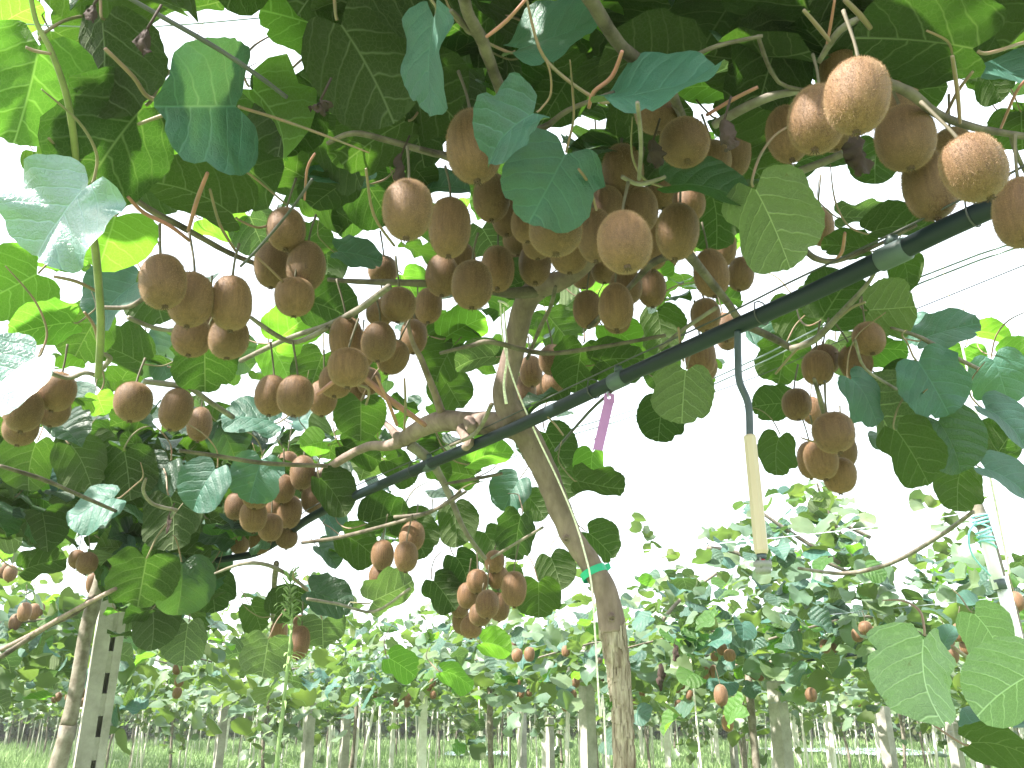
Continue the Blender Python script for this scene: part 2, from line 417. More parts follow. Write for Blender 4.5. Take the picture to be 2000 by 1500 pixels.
def leaf_matrix(x, y, L, W, phi, side, size, dist=None, wr=.98):
    P = max(L, W / wr, 8.)
    V = -ray(x, y)                                            # towards the lens
    kz = ray(x, y).dot(CF)
    d = dist if dist else size * F / P / kz
    zr = ray(x, y).z
    if dist is None and d * zr > .98: k = .98 / (d * zr); d *= k; size *= k      # never above the top of the pergola
    Rt = CX - V * CX.dot(V); Rt.normalize(); Up = V.cross(Rt)
    a = R(phi); e1 = Rt * math.cos(a) + Up * math.sin(a); e2 = V.cross(e1)
    n0 = V if side == 't' else -V
    bA = math.acos(min(1, W / (P * wr))); aA = math.acos(min(1, L / P)); best = None
    for s1 in (-1, 1):
        for s2 in (-1, 1):
            Q = Matrix.Rotation(s2 * aA, 3, e2) @ Matrix.Rotation(s1 * bA, 3, e1)
            n = Q @ n0; t = Q @ e1
            sc_ = n.z - .25 * t.z
            if best is None or sc_ > best[0]: best = (sc_, n, t)
    _, n, t = best
    xx = t.cross(n).normalized()
    # a leaf hangs level more often than not: ease the blade a little towards the sky
    m = Matrix((xx, t, n)).transposed().to_4x4()
    return Matrix.Translation(CAM - V * d) @ m @ Matrix.Scale(size, 4), d
# ------------------------------------------------------------------ near canopy tables (x, y, length, width, tip direction, side, skin, shape, [size]) in sight lines of the 2000-wide photograph
NEAR = [
 (62,165,250,225,-110,'u','young',0),(150,90,150,120,-40,'u','leaf',1),(205,118,230,150,-95,'u','leaf',3,.12),(30,30,110,90,30,'u','young',1),(350,18,190,60,5,'u','leaf',4),
 (412,208,165,255,180,'t','top',3,.13),(225,275,270,235,-130,'u','leaf',0,.145),(315,235,150,160,-60,'u','young',2),(275,355,170,110,-30,'u','leaf',1),
 (560,215,190,160,-100,'u','leaf',0),(612,45,210,150,160,'u','young',0),(712,120,260,240,-60,'u','leaf',1,.15),(835,110,235,85,-98,'t','top',0,.12),
 (890,175,150,130,-60,'u','leaf',2),(740,265,190,140,-150,'u','leaf',0),(810,245,170,150,-70,'u','leaf',2),(665,285,160,110,-40,'u','leaf',5),(690,40,200,160,60,'u','leaf',3),
 (125,415,230,180,-130,'t','glossy',6,.11),(215,455,120,180,-110,'u','young',1),(35,555,140,160,-150,'u','young',2),(92,635,140,90,190,'u','young',0,.11),(20,730,180,130,-140,'t','glossy',1,.12),
 (400,385,200,130,150,'u','leaf',1),(330,345,120,100,20,'u','leaf',0),(430,440,110,80,-20,'u','young',4),(500,450,100,100,-70,'u','pale',1),(530,335,110,70,0,'u','leaf',2),(90,320,90,80,-60,'u','leaf',2),
 (110,490,120,90,-10,'u','young',1),(230,580,150,100,-140,'t','top',3),(570,640,120,105,40,'u','young',0),(640,600,130,110,-20,'u','leaf',1),(400,705,120,130,-90,'u','leaf',0,.10),
 (300,570,130,120,-70,'u','leaf',2),(170,650,130,110,-120,'u','leaf',0),(240,690,120,90,150,'u','leaf',3),(460,690,90,80,-40,'t','leaf',1),(310,690,110,80,-60,'t','top',2),(495,815,125,75,170,'t','top',0,.12),
 (600,820,90,45,10,'t','top',4),(545,700,100,90,-60,'u','young',1),(620,720,100,100,-110,'u','leaf',2),(150,790,110,70,-150,'t','top',1),(195,785,50,60,-70,'u','young',0,.07),(135,715,60,25,10,'u','young',3,.05),
 (670,340,150,65,165,'t','top',1),(640,400,120,90,-30,'u','leaf',0),(695,495,110,60,-10,'t','top',0,.10),(600,470,100,80,50,'u','leaf',2),(730,380,120,130,-60,'u','leaf',2),(790,320,100,70,-80,'u','young',3),(700,420,110,80,-150,'u','leaf',1),
 (860,365,120,50,10,'t','top',1,.1),(640,520,90,80,-90,'u','leaf',2),(480,240,120,110,-60,'u','leaf',1),
 (1080,75,230,88,18,'t','top',4,.13),(1130,125,160,170,-100,'u','leaf',2,.145),(1000,170,130,110,-50,'u','young',0),(1010,50,140,120,40,'u','young',1),(930,60,120,110,-60,'u','leaf',0),(1120,20,200,90,10,'u','young',2),
 (1285,178,285,75,12,'t','top',4,.14),(1310,28,180,75,-28,'t','leaf',1),(1260,75,120,100,-30,'u','young',1),(1360,80,150,130,30,'u','young',0),(1240,240,110,90,-60,'u','leaf',2),
 (998,247,170,125,-150,'t','top',8,.082),(1078,350,185,200,-118,'t','top',0,.105),(1370,363,195,78,-5,'t','leaf',1,.11),(1507,428,215,175,-62,'u','pale',0,.115),(1400,425,130,115,-80,'u','leaf',2),
 (1510,105,210,170,-110,'u','leaf',2,.13),(1450,25,190,80,30,'t','top',1),(1810,78,280,200,172,'u','leaf',0,.14),(1945,128,170,65,-25,'t','top',4),(1560,60,160,110,-80,'u','pale',1),(1995,240,80,120,-80,'u','leaf',2),
 (1935,160,90,80,-50,'u','leaf',0,.1),(1710,310,100,95,-90,'u','leaf',1,.09),(1600,300,140,80,20,'u','leaf',0),(1450,240,150,80,-20,'u','leaf',2),(1400,170,150,100,170,'u','young',1),(1700,50,160,100,-30,'u','pale',2),
 (1680,425,110,50,0,'u','pale',4,.1),(1750,442,150,65,10,'u','leaf',1,.1),(1660,480,110,60,170,'u','leaf',0,.1),(1770,520,100,70,-60,'u','leaf',5,.09),(1735,603,110,125,5,'u','pale',0,.105),(1630,585,130,140,60,'u','leaf',1),
 (1560,610,110,110,-70,'u','leaf',2),(1650,690,90,80,-60,'u','pale',1,.1),(1530,700,100,110,-100,'u','leaf',0),(1500,650,90,80,-30,'t','top',1),(1335,765,130,125,-95,'u','pale',0,.105),(1290,815,100,95,-100,'u','leaf',2,.1),
 (1512,788,88,75,185,'u','leaf',0,.09),(1515,882,95,76,-100,'u','leaf',2,.09),(1690,770,130,70,-55,'t','top',2,.1),(1715,800,150,110,-55,'u','pale',7,.12),(1770,755,120,60,-25,'u','leaf',3,.1),(1820,745,150,130,-60,'t','top',0,.11),
 (1745,860,40,90,-80,'t','leaf',3,.09),(1780,880,150,110,-60,'u','leaf',0,.11),(1855,858,140,115,-65,'t','leaf',1,.105),(1845,645,130,75,20,'t','top',0,.12),(1935,650,80,40,-10,'u','young',1,.1),(1955,735,120,110,-70,'t','top',2,.12),
 (1960,820,130,60,-40,'t','top',1,.11),(1885,700,70,80,-90,'u','young',0,.1),(1965,860,110,90,60,'u','leaf',3,.12),(1870,950,100,90,-100,'u','leaf',2,.11),(1790,640,60,70,-60,'t','top',2,.1),(1710,680,120,70,10,'u','young',2,.1),
 (1985,700,90,60,-10,'u','young',3,.1),(1960,930,120,60,-30,'t','top',1,.12),
 (1800,1310,200,160,-100,'u','broad',8,.125),(1975,1340,180,150,-150,'u','broad',1,.13),(1930,1230,120,100,-60,'u','broad',2,.12),(1950,1410,150,60,175,'t','top',3,.13),(1960,1455,180,80,-10,'u','leaf',2,.14),(1850,1245,55,40,60,'t','top',1,.06),
 (705,810,90,105,-90,'u','leaf',1,.11),(800,560,90,90,-60,'u','young',2,.11),(870,700,100,90,-120,'u','leaf',1,.11),(900,640,110,80,30,'u','young',0,.12),(880,760,90,90,-60,'u','leaf',3,.11),(935,700,100,60,190,'u','pale',1,.1),
 (840,640,90,90,-100,'u','young',2,.11),(700,880,100,70,-20,'u','leaf',0,.12),(780,910,90,60,-30,'u','leaf',2,.12),(900,925,90,70,170,'u','leaf',4,.12),(950,890,110,60,20,'u','young',1,.12),(1000,960,90,80,-120,'t','top',3,.12),
 (1080,870,100,100,-60,'u','leaf',1,.12),(1095,935,90,80,-70,'u','leaf',3,.12),(1165,948,115,60,-12,'u','leaf',4,.1),(1155,905,75,62,-95,'u','young',1,.08),(1130,710,120,100,-100,'u','leaf',0,.12),(1200,700,120,90,10,'u','leaf',2,.12),
 (1210,650,110,70,-30,'u','young',0,.11),(1290,640,110,90,-80,'u','leaf',1,.12),(1290,720,90,80,-100,'u','leaf',2,.11),(1180,560,100,70,30,'u','young',1),(1090,640,90,90,-50,'u','leaf',0),
 (760,1160,110,80,25,'u','pale',4,.12),(865,1155,90,75,-50,'u','leaf',0,.12),(905,1110,90,70,-60,'u','leaf',2,.12),(1085,1112,85,80,-70,'u','leaf',1,.12),(1052,1160,80,90,-90,'u','leaf',2,.12),(1170,1058,90,70,-40,'u','leaf',3,.12),
 (965,1258,75,58,-10,'u','young',1,.11),(782,1298,80,62,-30,'u','young',0,.12),(890,1318,85,45,-20,'u','young',2,.12),(810,1040,110,90,-60,'u','leaf',0,.13),(700,1060,100,80,-30,'u','leaf',2,.13),(750,1010,110,70,20,'u','leaf',3,.13),
 (890,1020,100,80,-80,'u','leaf',1,.13),(1010,1040,110,80,-100,'u','leaf',0,.13),(960,1060,80,70,-60,'u','leaf',2,.12),(650,960,110,80,-50,'u','leaf',1,.13),(990,1130,60,70,-80,'u','leaf',0,.12),(640,1080,70,45,-40,'t','leaf',1,.12),
 (640,1010,90,60,-50,'t','top',3,.13),(500,930,110,105,-105,'t','top',0,.12),(400,945,115,95,-120,'t','top',1,.12),(185,985,120,72,-155,'t','top',2,.12),(390,1020,80,70,-110,'t','top',3,.13),(195,1030,40,60,-110,'t','top',3,.12),
 (355,1140,125,115,-88,'t','leaf',1,.14),(280,1125,110,140,-95,'u','leaf',0,.15),(415,1150,90,90,-80,'u','leaf',2,.14),(362,1250,100,88,-92,'u','pale',0,.13),(300,1215,110,90,-80,'u','leaf',1,.14),(235,1110,100,90,-60,'u','leaf',2,.14),
 (108,1032,85,75,-70,'u','young',1,.14),(80,1100,95,60,20,'u','leaf',0,.14),(85,975,90,60,-30,'u','young',2,.13),(520,1275,85,105,-95,'u','pale',0,.12),(630,1230,60,95,-85,'u','pale',3,.12),(560,1180,90,70,40,'u','leaf',1,.12),
 (640,1165,110,80,-20,'t','leaf',0,.12),(500,1200,70,60,-60,'u','leaf',2,.12),(310,930,110,90,-120,'t','leaf',1,.13),(250,920,120,110,-80,'u','leaf',0,.14),(160,900,120,100,-60,'u','leaf',2,.14),(60,900,120,100,-100,'u','leaf',1,.14),
 (30,980,90,80,-50,'u','leaf',0,.13),(440,850,100,90,-60,'t','leaf',1,.13),(340,1010,130,110,-80,'u','leaf',2,.15),(420,1080,90,80,-100,'t','top',0,.14),(480,865,70,70,-60,'u','leaf',3,.12),(1045,985,70,60,-50,'u','leaf',1,.12),
]
# sky gaps of the canopy as polygons of sight lines: random foliage keeps out of these
GAPS = [
 [(330,75),(400,95),(470,60),(470,20),(430,0),(545,0),(530,135),(490,140),(420,130),(340,95)],[(215,30),(260,60),(330,90),(330,170),(290,200),(260,160),(290,90)],[(0,285),(80,285),(65,345),(15,430),(0,520)],
 [(110,40),(200,0),(120,0),(60,30)],[(310,290),(400,335),(345,345),(305,320)],[(1590,320),(1760,300),(1780,400),(1640,435),(1600,400)],[(1870,180),(1960,195),(1950,240),(1880,235)],[(1600,200),(1650,260),(1620,290),(1560,200)],
 [(1800,465),(2000,395),(2000,695),(1900,665),(1800,640),(1770,620),(1795,560)],
 [(1115,830),(1230,780),(1240,850),(1345,855),(1400,800),(1400,740),(1470,690),(1480,830),(1475,900),(1530,930),(1560,950),(1640,970),(1690,900),(1745,920),(1830,990),(1840,1030),(1700,1060),(1600,960),(1400,960),(1350,1110),(1235,1110),(1230,1000),(1110,920)],
 [(560,1030),(690,975),(720,990),(680,1040),(560,1085)],[(440,1100),(545,1095),(535,1170),(470,1200),(440,1150)],[(860,990),(910,960),(960,970),(940,1030),(905,1010)],[(1350,200),(1400,190),(1430,230),(1380,240)],
 [(430,470),(500,480),(470,520),(420,520)],[(560,420),(500,400),(520,370)],[(880,680),(900,720),(860,750)],[(940,800),(990,760),(985,820),(920,830)],[(690,500),(760,480),(770,540),(710,545)],[(880,290),(900,330),(840,340)],[(270,460),(310,400),(330,420),(280,470)],
]
# region that near foliage may fill (sight lines)
CANOPY = [[(-330,-520),(2380,-520),(2380,120),(1980,240),(1800,180),(1640,260),(1560,330),(1450,420),(1470,600),(1700,560),(1700,640),(1480,660),(1350,760),(1180,760),(1040,860),(880,1010),(720,1090),(430,1090),(400,1240),(220,1250),(180,1080),(-330,1080)]]
# fruit clusters: phrase, then (x, y, width, height, tilt)
FRUIT = [
 ('the pale bunch hanging far left of the fork',[(318,550,88,98,12),(372,585,82,100,0),(452,592,80,96,0),(375,658,70,74,0),(447,660,76,76,0),(408,628,60,60,0)]),
 ('the upright bunch of four above the left bunch',[(559,448,70,78,4),(532,518,66,80,0),(598,519,70,90,0),(575,580,72,70,0)]),
 ('the large pair left of the two teal leaves',[(796,410,93,108,0),(878,445,78,122,0)]),
 ('the row below the large pair beside the fork',[(864,537,62,78,0),(922,556,76,88,0),(972,525,64,96,0),(748,528,55,50,0)]),
 ('the bunch of three above the dark horizontal cane',[(778,595,66,60,0),(837,597,54,64,0),(742,610,50,50,0)]),
 ('the slanting chain left of the trunk fork',[(676,663,62,82,3),(740,667,64,74,0),(808,658,50,62,0),(767,697,60,64,-20),(680,718,74,70,0),(656,744,60,62,0)]),
 ('the short row of three under the slanting chain',[(530,772,60,74,0),(577,773,66,74,0),(630,777,54,64,0)]),
 ('the bunch at the left edge under the shoot',[(111,765,66,72,-5),(46,800,68,82,5),(40,838,62,54,0),(103,802,60,50,0),(66,738,50,34,0)]),
 ('the loose three in the left shade above the leaves',[(260,785,68,72,0),(344,800,58,78,-6),(390,828,44,62,0)]),
 ('the crowded cluster behind the two teal leaves',[(925,285,100,130,6),(960,385,68,90,0),(1012,468,58,50,0),(1070,415,75,60,0),(1085,450,98,76,0),(1045,515,64,82,0),(1112,498,70,55,0)]),
 ('the cluster above the fork of the trunk',[(1162,460,70,106,0),(1220,473,102,120,0),(1275,478,62,112,0),(1323,453,80,100,-8)]),
 ('the cluster hanging beneath the long teal leaf',[(1283,215,84,82,0),(1337,278,90,92,0),(1393,312,66,70,0),(1436,300,58,82,0)]),
 ('the shaded group behind the crowded cluster',[(1216,338,84,100,0),(1295,370,66,72,0),(1165,300,62,60,0),(1170,380,60,60,0)]),
 ('the big cluster at top right under the dark leaf',[(1640,140,78,84,0),(1674,188,116,132,-6),(1745,190,84,122,0),(1595,232,102,124,-10),(1538,262,78,106,0),(1630,268,54,50,0)]),
 ('the shaded pair beside the top right cluster',[(1768,270,104,118,0),(1862,290,76,60,0)]),
 ('the three large fruit resting over the black pipe',[(1815,360,92,134,6),(1902,328,120,122,20),(1998,415,104,124,0)]),
 ('the pair in the top right corner',[(1976,45,50,58,0),(1995,12,50,50,0)]),
 ('the small bunch right of the trunk above the pipe',[(1148,604,56,68,0),(1203,598,64,82,0),(1222,560,60,66,0),(1273,563,52,66,0),(1205,625,50,36,0)]),
 ('the bunch below the large pale leaf',[(1389,533,64,88,3),(1447,535,52,60,-10),(1415,485,44,60,0)]),
 ('the fruit crossed by the black pipe',[(1378,616,60,60,0),(1415,640,48,56,0),(1421,662,40,40,0),(1368,697,58,72,0),(1372,718,54,50,0)]),
 ('the pair half hidden behind the large pale leaf',[(1604,443,50,80,0),(1550,480,36,44,0)]),
 ('the bunch of four right of the hanging tube',[(1610,702,56,54,0),(1597,718,58,62,0),(1671,707,58,66,15),(1697,662,62,60,0)]),
 ('the pair right of the hanging tube',[(1556,790,54,58,0),(1586,802,38,50,0)]),
 ('the bunch against white sky at lower right',[(1628,845,74,74,10),(1604,898,60,72,5),(1582,898,46,66,0),(1640,928,60,64,0),(1648,880,48,62,0)]),
 ('the bunch just right of the twine on the trunk',[(1037,725,46,56,4),(1079,703,50,56,0),(1080,750,48,48,0),(1024,765,44,62,0),(1052,765,40,40,0)]),
 ('the bunch below the pipe left of the trunk',[(805,1047,46,56,-8),(837,1048,34,58,-8),(793,1087,48,54,0),(747,1084,42,54,0),(743,1124,42,48,0)]),
 ('the dense bunch under the pipe beside the trunk',[(966,1097,40,40,0),(973,1128,40,42,0),(932,1136,40,44,0),(1004,1150,46,62,0),(914,1163,40,46,0),(952,1180,44,52,0),(898,1185,36,40,0),(938,1200,42,42,0),(902,1215,36,42,0),(920,1225,40,38,0),(975,1185,40,50,0)]),
 ('the dark mass at the far end of the pipe',[(591,923,46,62,0),(562,912,40,56,0),(552,955,46,52,0),(500,968,50,40,0),(495,1008,50,58,5),(540,990,44,50,0),(565,1000,46,60,0),(462,988,44,50,0),(528,1030,48,50,0),(470,1058,36,46,-10),(508,1058,40,44,0),(610,972,40,56,0),(560,1050,40,40,0),(530,945,46,50,0),(470,1020,40,40,0)]),
 ('the bunch behind the tall weed',[(545,1230,32,48,0),(586,1225,30,50,0),(585,1255,40,60,0)]),
 ('the pair near the top of the concrete post',[(232,1078,34,36,0),(170,1100,38,40,0),(150,1092,30,34,0),(182,1140,26,40,0)]),
 ('the shaded bunch at the lower left edge',[(48,1195,24,34,0),(66,1195,22,30,0),(30,1215,22,30,0),(20,1120,24,30,0),(8,1115,20,28,0),(76,1190,20,26,0)]),
 ('the bunch low at right in the second row',[(1410,1268,20,22,0),(1425,1280,22,22,0),(1396,1282,16,18,0),(1378,1314,16,22,0),(1394,1312,16,26,0),(1408,1358,26,38,0),(1421,1412,22,30,0)]),
 ('the small trio hanging under the second row pipe',[(1473,1316,15,26,0),(1485,1319,14,22,0),(1500,1317,14,18,0)]),
 ('the dark second row bunch behind the pale pole',[(1675,1240,22,26,0),(1690,1226,24,24,0),(1705,1238,22,26,0),(1612,1262,20,26,0),(1625,1266,18,22,0),(1850,1250,26,30,0),(1875,1235,28,34,0),(1890,1262,28,34,0),(1860,1280,24,30,0),(1985,1175,28,36,0)]),
 ('the fruit deep in shade above the fork',[(1130,425,70,80,0),(1185,405,66,76,0),(1250,410,66,80,0),(1030,438,62,70,0),(990,425,56,70,0),(1180,525,54,50,0),(900,505,54,60,0),(1345,395,60,70,0),(1140,540,46,44,0),(1050,470,60,66,0),(1300,500,44,50,0),(1000,515,46,60,0)]),
 ('the shaded fruit behind the slanting chain',[(705,690,50,56,0),(720,745,44,50,0),(690,770,44,46,0),(815,620,44,50,0)]),
 ('the single orange fruit below the second row canopy',[(1584,1357,22,26,0)]),
 ('the faint bunch left of the white post',[(990,1268,18,22,0),(1010,1280,20,24,0),(1034,1278,20,26,0),(1000,1262,16,18,0),(1105,1272,16,20,0)]),
]
def inpoly(x, y, P):
    c = False; j = len(P) - 1
    for i in range(len(P)):
        xi, yi = P[i]; xj, yj = P[j]
        if (yi > y) != (yj > y) and x < (xj - xi) * (y - yi) / (yj - yi) + xi: c = not c
        j = i
    return c

# ------------------------------------------------------------------ vines near the lens
def depth_r(p, wpx): return wpx * (Vector(p) - CAM).dot(CF) / F / 2
base = at_y(1220, 1500, 1.52)
hero = empty('kiwi_vine', (base.x, base.y, 0), 'old kiwi vine whose forked trunk with green tape stands in the middle', 'vine', 'kiwi vines close to the lens')
post_p = at_y(150, 1480, 3.05)
v_left = empty('kiwi_vine', (post_p.x - .14, post_p.y - .05, 0), 'smooth grey kiwi vine leaning on the slotted concrete post at left', 'vine', 'kiwi vines close to the lens')
pole_b = at_y(1985, 1250, 2.1)
v_right = empty('kiwi_vine', (pole_b.x + .05, pole_b.y + .1, 0), 'young leafy kiwi vine tied with blue twine to the white pole', 'vine', 'kiwi vines close to the lens')

# forked trunk
tp = [(1220, 1500), (1216, 1400), (1208, 1310), (1197, 1235), (1184, 1160), (1152, 1100), (1118, 1050), (1092, 990), (1066, 925), (1035, 862), (1004, 815)]
tw = [38, 38, 41, 48, 44, 45, 45, 45, 46, 48, 52]
TP = [(base.x + .01, base.y, -.1), (base.x + .005, base.y, .5)] + [at_y(x, y, 1.52 - .002 * i) for i, (x, y) in enumerate(tp)]
TR = [.032, .024] + [depth_r(p, w_) for p, w_ in zip(TP[2:], tw)]
k_ = 6                                                       # the flaky old bark ends a hand below the tape
up_ = MB().tube(TP[k_ - 1:], TR[k_ - 1:], 28, 9, rough=.10, lump=.16, seed=2); up_.build('trunk', M['bark'], hero)
b_ = MB().tube(TP[:k_], [r * 1.005 for r in TR[:k_ - 1]] + [TR[k_ - 1] * .99], 40, 26, rough=.22, lump=.16, seed=5, fs=7); b_.build('rootstock', M['flaky'], hero)
flk = MB(); rr = random.Random(4)                            # loose bark flakes on the old wood
for i in range(1500):
    t = rr.random() ** .6; z = .15 + t * (Vector(TP[k_ - 1]).z + .012 - .15)
    # axis point at that height
    pts_ = [Vector(p) for p in TP[:k_]]
    for a_, c_, ra_, rc_ in zip(pts_[:-1], pts_[1:], TR, TR[1:]):
        if a_.z <= z <= c_.z + .013:
            f_q = min(1.02, (z - a_.z) / (c_.z - a_.z)); q = a_.lerp(c_, f_q); an = rr.uniform(0, 6.28); r0 = (ra_ + (rc_ - ra_) * f_q) * 1.04
            o3 = Vector((math.cos(an), math.sin(an), 0)); t3 = Vector((-o3.y, o3.x, 0)); h_ = rr.uniform(.004, .016); w3 = rr.uniform(.0012, .004); lf = rr.uniform(.0, .003)
            p0 = q + o3 * r0 * rr.uniform(.93, 1.0)
            flk.add([p0 - t3 * w3 - Vector((0, 0, h_)) + o3 * lf, p0 + t3 * w3 - Vector((0, 0, h_)) + o3 * lf * .6, p0 + t3 * w3 * .8 + Vector((0, 0, h_)) + o3 * .001, p0 - t3 * w3 * .7 + Vector((0, 0, h_)) + o3 * .002,
                     p0 - o3 * .006], [(0, 1, 2, 3), (0, 3, 4), (1, 0, 4), (2, 1, 4), (3, 2, 4)])
            break
f_ = flk.build('loose_bark', M['flaky'], hero, smooth=False); f_['kind'] = 'stuff'

def limb(name, px, wd, mat, parent, Y=None, h=None, seg=10, res=5, rough=.08, lump=.15, seed=0, ext=None):
    """a branch through sight lines, at world depths Y or heights h (lists or one value)"""
    n = len(px); P = []
    for i, (x, y) in enumerate(px):
        if Y is not None: P.append(at_y(x, y, Y[i] if hasattr(Y, '__len__') else Y))
        else: P.append(at_h(x, y, h[i] if hasattr(h, '__len__') else h, 6))
    wd = wd if hasattr(wd, '__len__') else [wd] * n
    rad = [depth_r(p, w_) for p, w_ in zip(P, wd)]
    if name == 'petiole': rad = [r * f for r, f in zip(rad, [.75] + [.9] * (n - 2) + [.75])]
    return MB().tube(P, rad, seg, res, rough=rough, lump=lump, seed=seed).build(name, M[mat], parent)
limb('fork_limb', [(1008, 822), (986, 780), (990, 735), (1004, 680), (1012, 635), (1026, 590), (1052, 560), (1095, 548), (1140, 520), (1170, 480), (1200, 430)], [56, 50, 44, 42, 42, 44, 46, 36, 30, 26, 22], 'bark', hero, Y=[1.50, 1.49, 1.48, 1.46, 1.44, 1.42, 1.4, 1.37, 1.33, 1.3, 1.26], seg=18, seed=1)
limb('fork_limb', [(1010, 835), (975, 828), (925, 826), (865, 822), (820, 838), (790, 858)], [52, 46, 44, 40, 36, 32], 'bark', hero, Y=[1.51, 1.53, 1.56, 1.6, 1.65, 1.68], seg=18, seed=8)
limb('knot', [(917, 822), (921, 838)], [26, 22], 'bark', hero, Y=[1.53, 1.5], seg=10, rough=.2)
limb('spur', [(905, 838), (915, 862), (908, 876)], [28, 24, 14], 'bark', hero, Y=[1.56, 1.54, 1.53], seg=10, rough=.2)
limb('arm', [(795, 855), (760, 870), (720, 872), (680, 890), (640, 915), (590, 945), (500, 985), (420, 1010)], [30, 22, 19, 17, 16, 14, 10, 8], 'bark', hero, Y=[1.68, 1.74, 1.8, 1.88, 1.97, 2.1, 2.4, 2.7], seg=12, seed=3)
limb('arm', [(790, 862), (775, 850), (762, 835), (745, 820)], [26, 20, 14, 8], 'bark', hero, Y=[1.68, 1.7, 1.72, 1.75], seg=8)
limb('arm', [(800, 868), (835, 895), (860, 930), (885, 985), (910, 1040), (948, 1092)], [22, 20, 16, 12, 9, 8], 'greycane', hero, Y=[1.68, 1.7, 1.72, 1.74, 1.76, 1.8])
limb('arm', [(865, 815), (850, 770), (832, 725), (822, 700), (805, 665), (790, 600)], [18, 14, 13, 12, 9, 7], 'bark', hero, Y=[1.6, 1.55, 1.5, 1.46, 1.42, 1.36])
limb('arm', [(1060, 568), (1010, 572), (970, 570), (930, 560), (860, 555), (780, 552), (700, 550), (640, 546)], [30, 22, 17, 15, 14, 13, 11, 8], 'cane', hero, Y=[1.4, 1.39, 1.38, 1.36, 1.32, 1.3, 1.3, 1.3])
